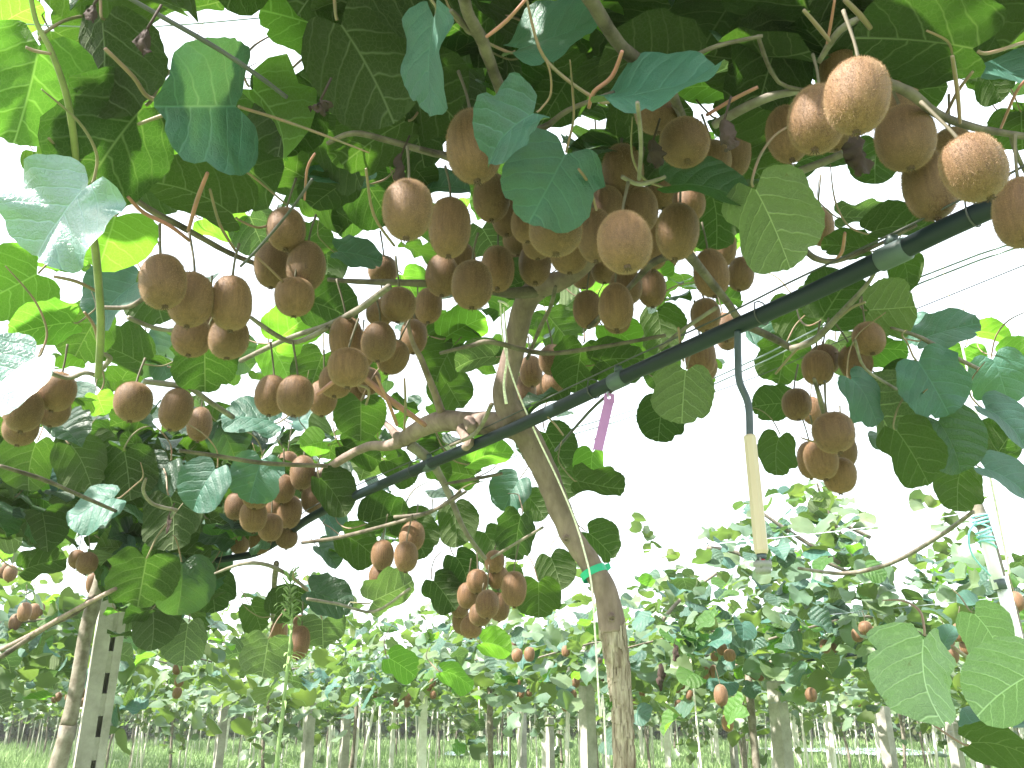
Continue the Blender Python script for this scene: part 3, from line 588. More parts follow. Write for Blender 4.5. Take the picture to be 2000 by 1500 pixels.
CANES = [  # px points, widths, material, heights
 ([(900,-60),(912,20),(940,75),(960,130),(985,195),(1000,250)],[24,24,26,24,24,18],'cane',.60),
 ([(880,20),(900,40),(915,60),(932,62)],[9,11,14,14],'cane',.60),([(950,72),(990,40),(1030,-5)],[9,9,8],'petiole_red',.58),
 ([(1100,-60),(1150,-5),(1200,75),(1240,115),(1290,150),(1320,200),(1345,260)],[26,30,30,30,32,20,14],'cane',.62),
 ([(1290,140),(1340,118),(1400,90),(1490,70)],[12,11,9,7],'cane',.62),([(1000,260),(1060,250),(1110,215),(1200,180)],[14,13,10,8],'cane',.58),
 ([(1600,120),(1640,60),(1700,30),(1800,10)],[10,14,12,10],'greycane',.64),([(1700,150),(1775,180),(1830,222),(1900,248),(1975,262),(2060,275)],[16,22,18,14,12,12],'cane',.56),
 ([(1395,245),(1440,218),(1500,190),(1560,178)],[16,20,18,12],'greycane',.66),([(1480,70),(1520,160),(1600,180)],[8,8,8],'cane',.66),([(1560,335),(1605,318),(1645,300)],[16,17,15],'greycane',.66),
 ([(1975,262),(1985,300),(2010,350)],[10,9,8],'cane',.56),([(1565,480),(1590,503),(1630,510),(1700,485),(1790,440)],[12,12,11,9,7],'cane',.56),
 ([(240,370),(290,408),(350,440),(400,468),(450,495),(520,522),(600,542)],[9,12,13,12,12,10,9],'cane',.60),([(610,350),(560,420),(500,490),(470,520)],[6,6,6,5],'darkwire',.58),
 ([(250,-5),(320,35),(420,92),(500,145),(560,190)],[9,10,10,9,8],'darkwire',.56),([(640,280),(690,260),(760,275),(850,300),(900,305)],[8,11,13,14,14],'cane',.62),
 ([(820,290),(850,300),(880,312)],[10,12,10],'cane',.6),([(760,560),(740,575),(700,605),(640,635),(560,662),(470,705)],[14,14,14,12,10,9],'greycane',.56),
 ([(490,620),(540,655),(580,668),(640,640)],[8,10,11,10],'greycane',.54),([(280,745),(340,752),(370,757),(410,785),(455,815)],[12,13,12,11,10],'greycane',.50),
 ([(190,600),(250,600),(290,580),(340,590)],[8,10,9,8],'cane',.55),([(250,620),(300,640),(350,648)],[9,9,8],'greycane',.5),
 ([(1340,490),(1380,540),(1420,590),(1450,630),(1500,655),(1545,680)],[22,18,16,15,14,12],'cane',.56),([(1545,682),(1590,665),(1630,625),(1690,560),(1715,520)],[14,13,12,9,5],'greycane',.52),
 ([(1340,495),(1280,510),(1230,560),(1150,640)],[18,14,10,8],'cane',.60),([(1290,680),(1340,640),(1400,600)],[8,9,9],'greycane',.55),
 ([(860,690),(920,675),(960,668),(1060,690),(1160,680),(1300,655)],[7,9,10,10,9,7],'cane',.55),([(1030,700),(1055,640),(1075,600),(1085,560)],[7,9,9,8],'cane',.58),
 ([(880,870),(930,845),(960,790)],[6,8,10],'greycane',.44),([(1085,880),(1150,805),(1200,760)],[5,6,6],'darkwire',.45),
 ([(1590,740),(1605,790),(1615,830)],[8,11,9],'cane',.40),([(1670,665),(1690,720),(1750,760)],[6,6,6],'greycane',.45),([(1740,640),(1800,660),(1850,690),(1910,720)],[5,9,10,8],'cane',.52),
 ([(1560,1110),(1650,1120),(1740,1100),(1830,1050),(1900,1000)],[6,8,9,9,8],'greycane',.33),([(420,1120),(480,1100),(540,1110),(600,1150)],[5,8,9,7],'greycane',.28),
 ([(540,1100),(535,1150),(532,1210)],[11,10,8],'cane',.30),([(590,1060),(660,1050),(740,1030),(840,1000),(910,960)],[7,8,8,8,6],'cane',.36),([(870,945),(930,935),(980,925)],[6,7,6],'cane',.42),
 ([(0,740),(60,720),(130,738),(165,728),(192,735)],[6,8,9,9,9],'greycane',.42),([(200,720),(215,700),(200,690)],[10,10,7],'greycane',.42),
 ([(0,910),(80,935),(150,965),(230,1000)],[7,9,9,7],'cane',.36),([(285,935),(280,960),(300,985),(345,997)],[6,7,8,8],'greycane',.33),([(350,880),(420,890),(520,905),(640,910)],[8,9,9,8],'cane',.40),
 ([(600,1170),(660,1180),(730,1195),(800,1150)],[6,6,6,5],'greycane',.14),([(0,1270),(70,1235),(140,1195),(225,1150)],[9,10,10,8],'bark',.22),
 ([(770,1010),(840,1000),(900,960)],[7,7,5],'cane',.37),([(960,1090),(1010,1060),(1060,1030)],[6,6,5],'greycane',.3),([(620,770),(690,730),(760,780),(830,830)],[9,13,14,12],'petiole_red',.46),
 ([(735,735),(760,790),(775,830)],[8,8,8],'petiole_red',.45),([(790,740),(792,790),(790,840)],[6,6,6],'petiole',.45),([(1215,345),(1250,360),(1300,345)],[9,10,8],'greycane',.5),([(1245,200),(1252,280),(1248,350)],[9,9,8],'greycane',.5),
]
for i, (px, wd, mt, h) in enumerate(CANES):
    pr_ = v_right if (px[0][0] > 1550 and px[0][1] > 600) else v_left if (px[0][0] < 600 and px[0][1] > 850) else hero
    nm = 'petiole' if 'petiole' in mt else 'tendril' if mt == 'darkwire' else 'cane'
    limb(nm, px, wd, mt, pr_, h=h, seed=i, seg=8, res=4, rough=.12)
limb('shoot', [(55,-40),(70,40),(100,100),(128,180),(143,260),(150,345)], [9,10,12,13,14,13], 'shoot', hero, h=[.62,.6,.58,.56,.54,.52], rough=.03, lump=.05)
limb('shoot', [(172,425),(185,480),(193,560),(197,640),(192,735)], [13,15,15,15,14], 'shoot', hero, h=[.5,.48,.46,.43,.40], rough=.03, lump=.05)
limb('shoot', [(172,430),(160,390),(150,345)], [13,13,12], 'shoot', hero, h=[.5,.51,.52], rough=.03)
# pink and brown leaf stalks seen by themselves
STK = [([(100,105),(70,100),(50,92)],8,'petiole',.56),([(205,95),(260,150),(290,190),(340,200)],10,'petiole',.55),([(270,243),(320,225),(365,215)],9,'petiole',.55),([(405,338),(385,390),(368,450)],10,'petiole_red',.52),
 ([(250,385),(280,415),(330,440),(370,470)],9,'petiole_red',.52),([(150,350),(120,300),(95,270)],8,'petiole',.53),([(105,540),(150,550),(190,570)],8,'petiole',.47),([(165,610),(185,640),(195,690)],7,'petiole',.45),
 ([(1215,100),(1195,150),(1160,180),(1150,210)],10,'petiole_red',.55),([(1380,225),(1430,195),(1480,170)],9,'petiole_red',.6),([(1630,0),(1622,50),(1615,85)],7,'petiole_red',.6),([(1570,20),(1600,55),(1620,80)],10,'petiole',.58),
 ([(1650,0),(1680,30),(1700,55)],13,'petiole',.62),([(1860,110),(1870,180),(1875,240)],10,'petiole',.55),([(1840,240),(1870,180),(1900,140)],8,'petiole',.58),([(1955,250),(1985,180),(2010,150)],7,'petiole_red',.6),
 ([(1650,455),(1645,490),(1635,505)],8,'petiole_red',.55),([(1165,410),(1150,360),(1130,330)],7,'petiole',.5),([(715,330),(730,420),(770,480)],7,'petiole',.52),([(410,370),(430,440),(460,490)],7,'petiole',.52),
 ([(420,290),(500,350),(560,400)],5,'petiole',.6),([(595,390),(600,330),(615,300)],6,'petiole_red',.6),([(1810,60),(1850,80),(1860,105)],6,'petiole',.6),([(1820,900),(1850,880),(1860,860)],6,'petiole',.4),
 ([(1860,1262),(1900,1290),(1945,1303)],9,'petiole',.09),([(1690,590),(1665,600),(1640,620)],7,'petiole',.5),([(1335,705),(1330,680),(1325,640)],6,'petiole',.47),([(1515,730),(1540,700),(1560,680)],6,'petiole',.45),
 ([(690,750),(720,760),(715,790)],7,'petiole',.45),([(500,500),(560,560),(570,600)],6,'petiole',.52),([(1100,850),(1085,830),(1070,815)],5,'petiole',.42),([(1565,855),(1580,860),(1600,865)],4,'petiole',.38)]
for i, (px, wd, mt, h) in enumerate(STK):
    limb('petiole', px, wd, mt, v_right if px[0][0] > 1550 and px[0][1] > 600 else hero, h=h, seg=7, res=4, rough=0, lump=.08, seed=i)
# left vine: smooth grey trunk against the post; right vine: slim stem
lb = v_left.location
MB().tube([(lb.x, lb.y, -.05)] + [at_y(x, y, 2.95) for x, y in [(112,1500),(132,1420),(152,1330),(165,1250),(182,1180),(196,1130),(205,1090),(220,1030)]], [.034,.026,.024,.023,.022,.022,.02,.017,.012], 14, 6, rough=.08, lump=.16, seed=4).build('trunk', M['greycane'], v_left)
MB().tube([at_y(195, 1150, 2.95), at_y(150,1195,2.9), at_y(90,1225,2.85), at_y(0,1285,2.8)], [.012,.009,.008,.007], 9, 6, rough=.1, lump=.25).build('arm', M['cane'], v_left)
MB().tube([at_y(205, 1100, 2.95), at_y(300,1000,3.0), at_y(420,930,3.05)], [.012,.010,.008], 9, 6, rough=.1, lump=.15).build('arm', M['cane'], v_left)
rb = v_right.location
MB().tube([(rb.x, rb.y, -.05), (rb.x, rb.y, .6), at_y(2000,1300,2.16), at_y(1960,1150,2.16), at_y(1925,1030,2.14), at_y(1900,960,2.12), at_y(1870,860,2.1), at_y(1840,760,2.05)], [.018,.016,.014,.013,.013,.012,.010,.007], 10, 5, rough=.1, lump=.15, seed=9).build('trunk', M['greycane'], v_right)

# ------------------------------------------------------------------ leaves: the ones placed by hand, then the loose foliage behind them
def owner(p):
    x, y, _ = to_px(p)
    if x > 1620 and y > 620: return v_right
    if x < 620 and y > 860: return v_left
    return hero
count = {hero: 0, v_left: 0, v_right: 0}
def add_leaf(mat4, par, skin, shape, pet=True, lod='hi'):
    me, z0 = get_leaf(shape, skin, lod)
    o = bpy.data.objects.new('leaf', me); C.objects.link(o); o.parent = par
    o.matrix_basis = Matrix.Translation(-par.location) @ mat4
    if pet:
        p = bpy.data.objects.new('petiole', get_petiole(shape, 'petiole' if count[par] % 3 else 'petiole_far', z0)); C.objects.link(p); p.parent = o
    count[par] += 1
    return o
for i, row in enumerate(NEAR):
    x, y, L_, W_, phi, side, skin, shp = row[:8]; size = row[8] if len(row) > 8 else .13
    m4, d = leaf_matrix(x, y, L_, W_, phi, side, size)
    add_leaf(m4, owner(m4.translation), skin, shp)

rl = random.Random(21)
def level_leaf(p, size, tilt=.45):
    n = Vector((rl.gauss(0, tilt), rl.gauss(0, tilt), 1)).normalized()
    a = rl.uniform(0, 6.283); t = Vector((math.cos(a), math.sin(a), -.25)); t = (t - n * t.dot(n)).normalized(); xx = t.cross(n)
    return Matrix.Translation(p) @ Matrix((xx, t, n)).transposed().to_4x4() @ Matrix.Scale(size, 4)
def clear_of_gaps(p, size, k=.52):
    x, y, z = to_px(p)
    if z < .2: return False
    r = size * F / z * k
    for a in range(17):
        q = (x, y) if a == 16 else (x + r * (1 if a < 8 else .55) * math.cos(a * .785), y + r * (.8 if a < 8 else .45) * math.sin(a * .785))
        for G in GAPS:
            if inpoly(q[0], q[1], G): return False
    return True
extra = {hero: [], v_left: [], v_right: []}
tries = 0; placed = 0
while placed < 760 and tries < 24000:
    tries += 1
    x = rl.uniform(-330, 2380); y = rl.uniform(-520, 1250)
    if not any(inpoly(x, y, P) for P in CANOPY): continue
    dens = 1.
    if y < -60: dens = .3 if x > 400 else .1
    elif x < 330 and y < 700: dens = .12
    elif x > 1500 and y > 300: dens = .35
    elif x > 1300 and y > 560: dens = .55
    if 380 < y < 800 and x < 1300: dens = min(dens, .42)
    elif -60 < y <= 380: dens = min(dens, .6)
    if rl.random() > dens: continue
    zr = ray(x, y).z
    h = rl.uniform(.72, 1.3) if y < 760 else rl.uniform(.5, .95)
    d = h / max(zr, .12)
    if y > 780: d = min(d, rl.uniform(2.3, 3.3))
    d = min(d, 3.6)
    size = rl.uniform(.10, .145) if y < 330 else rl.uniform(.065, .125)
    p = CAM + ray(x, y) * d
    if not clear_of_gaps(p, size): continue
    m4 = level_leaf(p, size, .4 if y < 800 else .6)
    sk = rl.choices(['leaf', 'young', 'pale', 'top'], [.54, .33, .03, .1] if y < 800 else [.72, .13, .05, .1])[0]
    par = owner(p); placed += 1
    if count[par] < 298: add_leaf(m4, par, sk, rl.randrange(12), pet=rl.random() < .5, lod='mid')
    else: extra[par].append((m4, sk))

SHADE = [(-60,780),(480,800),(640,860),(560,1000),(430,1060),(410,1180),(260,1230),(200,1060),(-60,1050)]
nn = 0; tries = 0
while nn < 230 and tries < 8000:
    tries += 1; x = rl.uniform(-60, 640); y = rl.uniform(780, 1230)
    if not inpoly(x, y, SHADE): continue
    p = CAM + ray(x, y) * rl.uniform(2.4, 3.3); size = rl.uniform(.09, .13)
    if not clear_of_gaps(p, size): continue
    m4 = level_leaf(p, size, .8); add_leaf(m4, v_left, rl.choices(['leaf', 'top', 'pale'], [.8, .12, .08])[0], rl.randrange(12), pet=False, lod='mid'); nn += 1
for (x, y, s_, Yk) in ((1106, 1052, 15, 1.487), (1196, 1206, 17, 1.487), (1041, 880, 13, 1.482), (1172, 1290, 9, 1.497)):
    c_ = at_y(x, y, Yk + .004); k_n = MB(); s2_ = s_ * 1.5 / 1700 / 2
    k_n.tube([c_ + Vector((0, .006, 0)), c_, c_ + Vector((0, -.003, 0)), c_ + Vector((0, -.0035, -.001)), c_ + Vector((0, .000, -.001))], [s2_ * 1.25, s2_ * 1.1, s2_ * .85, s2_ * .5, s2_ * .3], 14, 2, rough=.35, lump=.2)
    k_n.build('knot', M['bark'], hero)

def join_leaves(name, items, mat, par, kinds=12, lod='low'):
    """many leaves as one mesh, by numpy"""
    V0 = []; F0 = []; UV0 = []; UVs = []
    for k in range(kinds):
        V, Fc, uv_, _ = leaf_shape(k + 11, *{'mid': (4, 20), 'low': (2, 10), 'tiny': (1, 7)}[lod], **LEAF_KINDS[k]); UV0.append(np.array(uv_)); Fc = fixwind(V, Fc)
        V0.append(np.array(V)); F0.append([f if len(f) == 3 else f for f in Fc])
    vv = []; ff = []; n = 0
    off = np.array(par.location) if par is not None else np.zeros(3)
    for i, m4 in enumerate(items):
        k = i % kinds; A = np.array(m4); P = V0[k] @ A[:3, :3].T + A[:3, 3] - off
        vv.append(P); UVs.append(UV0[k]); ff += [tuple(a + n for a in f) for f in F0[k]]; n += len(P)
    me = bpy.data.meshes.new(name); me.from_pydata(np.concatenate(vv).tolist(), [], ff)
    if lod == 'mid':
        l = me.uv_layers.new(name='UVMap'); vi = np.empty(len(me.loops), dtype=np.int32); me.loops.foreach_get('vertex_index', vi)
        l.data.foreach_set('uv', np.concatenate(UVs).astype(np.float32)[vi].ravel())
    me.materials.append(mat); me.polygons.foreach_set('use_smooth', [True] * len(me.polygons))
    return me
for par, it in extra.items():
    if it:
        o = obj('foliage', join_leaves('foliage', [m for m, _ in it], M['leaf'], par, lod='mid'), par); o['kind'] = 'stuff'
# ------------------------------------------------------------------ fruit
def fruit_meshes(kind):
    r_ = random.Random(kind); nu, nv = 32, 22; V = []; Fc = []
    sq = r_.uniform(.76, .98); flat = r_.uniform(.88, 1.0); egg = r_.uniform(-.07, .09); ph = r_.uniform(0, 6)
    for j in range(nv + 1):
        t = math.pi * j / nv; s = math.sin(t); c = math.cos(t)
        rr_ = .5 * (abs(s) ** sq); z = .5 * (1 if c > 0 else -1) * abs(c) ** .93
        if j == 0: z -= .02
        for i in range(nu):
            a = 2 * math.pi * i / nu
            k = 1 + .02 * noise.noise(Vector((math.cos(a) * 1.4, math.sin(a) * 1.4, z * 3 + kind * 5)))
            k *= 1 + egg * z * 2
            V.append((rr_ * k * math.cos(a), rr_ * k * flat * math.sin(a), z))
    for j in range(nv):
        for i in range(nu):
            i2 = (i + 1) % nu; Fc.append((j * nu + i, (j + 1) * nu + i, (j + 1) * nu + i2, j * nu + i2))
    skin = mesh('skin', V, Fc, M['fruit'])
    # fuzz: short hairs that stand off the skin
    hv = []; hf = []
    for i in range(7000):
        z = r_.uniform(-1, 1); t = math.acos(z); a = r_.uniform(0, 6.2832); s = math.sin(t)
        p = Vector((.5 * s ** sq * math.cos(a), .5 * s ** sq * flat * math.sin(a), .5 * (1 if z > 0 else -1) * abs(z) ** .93))
        p.x *= 1 + egg * p.z * 2; p.y *= 1 + egg * p.z * 2
        n = Vector((math.cos(a) * s, math.sin(a) * s, z)); n = (n + Vector((r_.gauss(0, .35), r_.gauss(0, .35), r_.gauss(-.1, .35)))).normalized()
        tt = n.cross(Vector((r_.gauss(0, 1), r_.gauss(0, 1), r_.gauss(0, 1)))).normalized() * .0028; L_ = r_.uniform(.014, .04)
        k = len(hv); hv += [p - tt, p + tt, p + n * L_]; hf.append((k, k + 1, k + 2))
    fuzz = mesh('fuzz', hv, hf, M['fuzz'], smooth=False)
    c = MB(); c.tube([(0, 0, -.47), (0, 0, -.515), (.004, 0, -.54)], [.075, .06, .03], 9, rough=.3)
    for k in range(7):
        a = k * .9 + ph; c.tube([(0, 0, -.505), (.05 * math.cos(a), .05 * math.sin(a), -.54), (.085 * math.cos(a), .085 * math.sin(a), -.575 + .03 * (k % 2))], [.014, .012, .004], 4)
    calyx = mesh('calyx', c.v, c.f, M['calyx'])
    s_ = MB(); bx, by = r_.uniform(-.25, .25), r_.uniform(-.25, .25)
    s_.tube([(0, 0, .46), (0, 0, .56), (bx * .3, by * .3, .85), (bx, by, 1.15 + .3 * r_.random())], [.045, .03, .026, .035], 7, 4)
    stalk = mesh('stalk', s_.v, s_.f, M['stalk'])
    return skin, fuzz, calyx, stalk
FM = [fruit_meshes(k) for k in range(8)]
SCALE = {9: 1.13, 10: 1.0, 12: 1.3, 3: 1.1, 4: 1.05, 27: 1.15, 14: 1.12, 11: 1.0, 24: 1.12, 20: 1.1, 19: 1.14}
ORD = ['leftmost', 'second from the left', 'third from the left', 'fourth from the left', 'fifth from the left', 'sixth from the left', 'seventh from the left',
       'eighth from the left', 'ninth from the left', 'tenth from the left', 'eleventh from the left', 'twelfth from the left', 'thirteenth from the left', 'fourteenth from the left', 'fifteenth from the left']
placed_f = []
for ci, (phrase, items) in enumerate(FRUIT):
    order = sorted(range(len(items)), key=lambda i: items[i][0]); n = len(items)
    idx = sorted(range(n), key=lambda i: -items[i][2])
    for i in idx:
        x, y, w_, h_, tilt = items[i]; w_ *= 1.07; h_ *= 1.08
        sz = .052 * SCALE.get(ci, 1.) if w_ > 31 else .05
        d = sz * F / w_ / ray(x, y).dot(CF)
        pushed = True; guard = 0
        while pushed and guard < 30:
            pushed = False; guard += 1
            wq = sz * F / d
            for (X, Y, Wp, Hp, dd, ss) in placed_f:
                q = math.hypot((x - X) / ((w_ + Wp) / 2), (y - Y) / ((h_ + Hp) / 2))
                if q < .93:
                    need = math.sqrt(.93 ** 2 - q * q) * (sz + ss) / 2
                    if abs(d - dd) < need - 1e-4: d = dd + need; pushed = True
        placed_f.append((x, y, w_, h_, d, sz))
        r = ray(x, y); W_ = w_ * d * r.dot(CF) / F; e = math.asin(r.z)
        Lp = math.sqrt(max(h_ * h_ - (w_ * math.sin(e)) ** 2, (.8 * w_) ** 2)) / math.cos(e); Lr = min(max(Lp / w_, .98), 1.5) * W_
        p = CAM + r * d * (1 / 1.0)
        if n == 1: lab = 'round brown kiwifruit, ' + phrase
        else: lab = 'kiwifruit ' + (ORD[order.index(i)] if order.index(i) < n - 1 else 'rightmost') + ' in ' + phrase
        root = empty('kiwifruit', p, lab, 'kiwifruit', 'fuzzy brown kiwifruit hanging from the vines')
        rf = random.Random(ci * 31 + i)
        root.rotation_euler = (R(rf.gauss(0, 7)), R(tilt + rf.gauss(0, 4)), rf.uniform(0, 6.28)) if True else 0
        E = Matrix.Rotation(R(-tilt), 3, 'Y') @ Matrix.Rotation(R(rf.gauss(0, 7)), 3, 'X') @ Matrix.Rotation(rf.uniform(0, 6.28), 3, 'Z')
        root.rotation_euler = E.to_euler(); root.scale = (W_, W_, Lr)
        sk, fz, cx, sl = FM[rf.randrange(8)]
        obj('skin', sk, root)
        if w_ > 38: obj('fuzz', fz, root)['kind'] = 'stuff'
        if w_ > 24: obj('calyx', cx, root); obj('stalk', sl, root)

# ------------------------------------------------------------------ pipe, sprinkler, wires, twine, tags
P_pipe = [at_h(x, y, .46) for x, y in [(2140,300),(2000,376),(1850,445),(1700,518),(1550,588),(1400,655),(1200,745),(1000,838),(830,910),(680,975),(600,1015),(550,1052)]]
dl = (P_pipe[-1] - P_pipe[0]).normalized()
pp = empty('irrigation_pipe', P_pipe[6], 'long black irrigation pipe running diagonally under the leaves', 'pipe')
tail = [at_h(500, 1080, .43), at_h(450, 1090, .42), at_h(412, 1096, .41)]
MB().tube(P_pipe + tail, [.0108] * (len(P_pipe) + 1) + [.010, .008], 20, 4, lump=.02, fs=4).build('pipe_run', M['pipe'], pp)
for (x, y), L_ in (((1745, 497), .018), ((1208, 742), .016), ((838, 908), .014)):
    c_ = at_h(x, y, .46); k = MB()
    k.tube([c_ - dl * L_, c_ - dl * L_ * .9, c_ + dl * L_ * .9, c_ + dl * L_], [.0115, .0130, .0130, .0115], 20)
    k.box(c_ + Vector((0, 0, .0165)), (.005, .007, .004)); k.build('collar', M['collar'], pp)
# carrying wire that lies just over the pipe
wr = MB(); wr.tube([p + Vector((0, 0, .022 + .002 * math.sin(i * 2.1))) + RN * -.004 for i, p in enumerate(P_pipe)], .0014, 6, 4)
tag(wr.build('support_wire', M['darkwire']), 'thin dark wire stretched along the top of the black pipe', 'wire')
for i, t in enumerate((1, 4, 6, 8)):
    p = P_pipe[t] + dl * .05; k = MB(); n_ = 14
    k.tube([p + (RN * math.cos(a) + Vector((0, 0, 1)) * math.sin(a)) * (.0135 + .004 * (math.sin(a) > .5)) + Vector((0, 0, .002)) for a in [2 * math.pi * j / n_ for j in range(n_ + 1)]], .001, 5)
    k.build('wire_tie', M['darkwire'], pp)

# hanging sprinkler
a0 = at_h(1441, 648, .45); sx, sy = a0.x, a0.y
spr = empty('sprinkler', a0, 'hanging sprinkler with grey feed tube and long tan weight', 'sprinkler')
zz = lambda y: at_y(1470, y, sy).z
MB().tube([(sx, sy, a0.z), (sx - .003, sy, zz(700)), (sx - .004, sy, zz(745)), (sx + .004, sy, zz(790)), (sx + .002, sy, zz(855))], [.0046] * 5, 12, 6).build('feed_tube', M['tubing'], spr)
wt = MB(); z1, z2 = zz(850), zz(1082)
wt.tube([(sx + .002, sy, z1), (sx + .002, sy, z1 - .002), (sx + .002, sy, z2 + .004), (sx + .002, sy, z2)], [.0062, .0076, .0084, .0070], 8); wt.build('weight', M['brass'], spr, smooth=False)
MB().tube([(sx + .002, sy, z2), (sx + .002, sy, zz(1092))], .0055, 12).build('neck', M['tubing'], spr)
MB().tube([(sx + .002, sy, zz(1092)), (sx + .002, sy, zz(1097))], .0035, 10).build('nozzle', M['red'], spr)
hd = MB(); hd.tube([(sx + .002, sy, zz(z)) for z in (1096, 1098, 1106, 1108, 1112, 1120)], [.008, .0105, .0105, .0085, .0095, .0085], 16)
for k in range(3): hd.box((sx + .002 + .009 * math.cos(k * 2.1), sy + .009 * math.sin(k * 2.1), zz(1101)), (.001, .001, .006))
hd.build('spinner_head', M['grey'], spr)

# purple tag on a wire
tg0 = at_h(1188, 765, .45); Yt = tg0.y
def tq(x, y, dy=0): return at_y(x, y, Yt + dy)
tgr = empty('plastic_tag', tg0, 'narrow purple plastic tag hanging below the pipe', 'tag')
k = MB(); fr = [(1181,768),(1200,770),(1177,880),(1158,877)]
cA = tq(1189.5, 776); hole = [cA + (tq(1189.5 + 3.4 * math.cos(a), 776 + 3.4 * math.sin(a)) - cA) for a in [j * math.pi / 6 for j in range(12)]]
outer = [tq(1200,776), tq(1200,786), tq(1197,790), tq(1188,788), tq(1180,787), tq(1179,780), tq(1180,772), tq(1181,768), tq(1190,768), tq(1200,770), tq(1200,771), tq(1200,773)]
for off in (0, .0012):
    n0 = len(k.v); k.v += [v + Vector((0, off, 0)) for v in hole + outer]
    k.f += [(n0 + j, n0 + (j + 1) % 12, n0 + 12 + (j + 1) % 12, n0 + 12 + j) for j in range(12)]
    n1 = len(k.v); k.v += [v + Vector((0, off, 0)) for v in (tq(1179,786.5), tq(1198,789), tq(1177,880), tq(1158,877))]; k.f.append((n1, n1 + 1, n1 + 2, n1 + 3))
k.build('tag_strip', M['purple'], tgr, smooth=False)
MB().tube([tq(1189, 776), tq(1186, 768, -.004), tq(1190, 758), tq(1196, 752, .01)], .0008, 6, 4).build('tag_wire', M['wire'], tgr)
# tape round the trunk
k = MB(); c_ = Vector(at_y(1160, 1120, 1.512)); ax = (Vector(at_y(1135, 1070, 1.5)) - Vector(at_y(1180, 1165, 1.5))).normalized()
s1 = ax.cross(Vector((0, 1, 0))).normalized(); s2 = ax.cross(s1)
ring = [(s1 * math.cos(a) + s2 * math.sin(a)) * (.0232 + .0005 * math.sin(3 * a)) + ax * .004 * math.sin(a) for a in [2 * math.pi * j / 36 for j in range(36)]]
n0 = 0; k.v = [c_ + r + ax * .0062 for r in ring] + [c_ + r - ax * .0062 for r in ring]; k.f = [(j, (j + 1) % 36, 36 + (j + 1) % 36, 36 + j) for j in range(36)]
k.add([c_ + ring[18] + v for v in (ax * .006, -ax * .006, -ax * .004 + s1 * -.008, ax * .006 + s1 * -.009)], [(0, 1, 2, 3)])
tag(k.build('trunk_tape', M['tape']), 'bright green tape wrapped round the middle trunk', 'tape')

def string(name, pts, r, mat, label, cat, parent=None, res=5, sub=None):
    b = MB().tube(pts, r, 6, res); o = b.build(name, M[mat], parent)
    if parent is None: tag(o, label, cat)
    return o
tw = empty('twine', at_y(985, 600, 1.38), 'white twine tied at the fork and running down beside the trunk', 'twine')
MB().tube([at_y(x, y, Y) for x, y, Y in [(977,590,1.36),(981,650,1.37),(990,700,1.385),(1010,762,1.40),(1048,850,1.42),(1090,938,1.43),(1122,1015,1.44),(1142,1080,1.45),(1155,1140,1.455),(1163,1250,1.46),(1172,1400,1.47),(1185,1510,1.48)]] + [(at_y(1185,1510,1.48).x, 1.48, .02)], .0016, 7, 5).build('strand', M['twine'], tw)
MB().tube([at_y(x, y, Y) for x, y, Y in [(984,600,1.37),(988,650,1.38),(990,700,1.375),(984,750,1.39),(989,789,1.40)]], [.0015, .0016, .002, .0022, .003], 7, 5).build('strand', M['twine'], tw)
MB().tube([at_y(x, y, Y) for x, y, Y in [(974,588,1.37),(985,592,1.35),(992,598,1.37),(982,590,1.40)]], .002, 7, 4).build('knot', M['twine'], tw)
tr2 = empty('twine', at_y(1840, 480, 1.6), 'white string slanting down beside the white pole at right', 'twine')
MB().tube([at_y(x, y, Y) for x, y, Y in [(1828,455,1.75),(1852,570,1.75),(1880,680,1.76),(1906,800,1.77),(1940,960,1.78),(1972,1120,1.79),(1998,1260,1.8)]] + [(at_y(1998,1260,1.8).x + .1, 1.85, .02)], .0024, 7, 3).build('strand', M['twine'], tr2)
MB().tube([at_y(x, y, Y) for x, y, Y in [(1905,768,1.765),(1960,745,1.7),(2060,705,1.6)]], .0016, 7, 3).build('strand', M['twine'], tr2)

# white pole with wooden crook and blue ties
pl = empty('vine_pole', (pole_b.x, pole_b.y, 0), 'white pole at right bound with blue twine at its top', 'pole')
Yp = pole_b.y; k = MB()
k.tube([(at_y(1985,1250,Yp).x + .055, Yp, -.05), at_y(1985,1250,Yp), at_y(1953,1150,Yp), at_y(1922,1035,Yp)], [.0145, .0150, .0148, .0146], 16, 3).build('shaft', M['white'], pl)
MB().tube([at_y(1922,1040,Yp), at_y(1912,1000,Yp), at_y(1903,965,Yp), at_y(1893,945,Yp - .01)], [.0125, .0120, .0125, .0130], 12, 5, rough=.25, lump=.2).build('crook', M['greycane'], pl)
MB().tube([at_y(1903,965,Yp), at_y(1910,955,Yp), at_y(1914,948,Yp)], [.009, .008, .007], 9, 3, rough=.3).build('spur', M['greycane'], pl)
k = MB()
rb_ = random.Random(5)
for j in range(9):
    cy = 1008 + j * 7; c_ = at_y(1913 + j * 2.0, cy, Yp); tl = rb_.uniform(-.3, .3)
    k.tube([c_ + Vector((math.cos(a) * .0175, math.sin(a) * .0175, tl * .03 * math.cos(a))) for a in [2 * math.pi * q / 14 for q in range(15)]], rb_.uniform(.0018, .0032), 6)
k.build('twine_wrap', M['blue'], pl)
MB().tube([at_y(1905,1020,Yp - .01), at_y(1892,1045,Yp - .03), at_y(1900,1085,Yp - .03), at_y(1935,1125,Yp - .02)], [.002, .0028, .0022, .0018], 7, 5).build('loose_end', M['blue'], pl)
k = MB(); c_ = at_y(1954, 1142, Yp); k.tube([c_ + Vector((0, 0, -.012)), c_ + Vector((-.003, 0, .012))], .0166, 16); k.build('sleeve', M['collar'], pl)

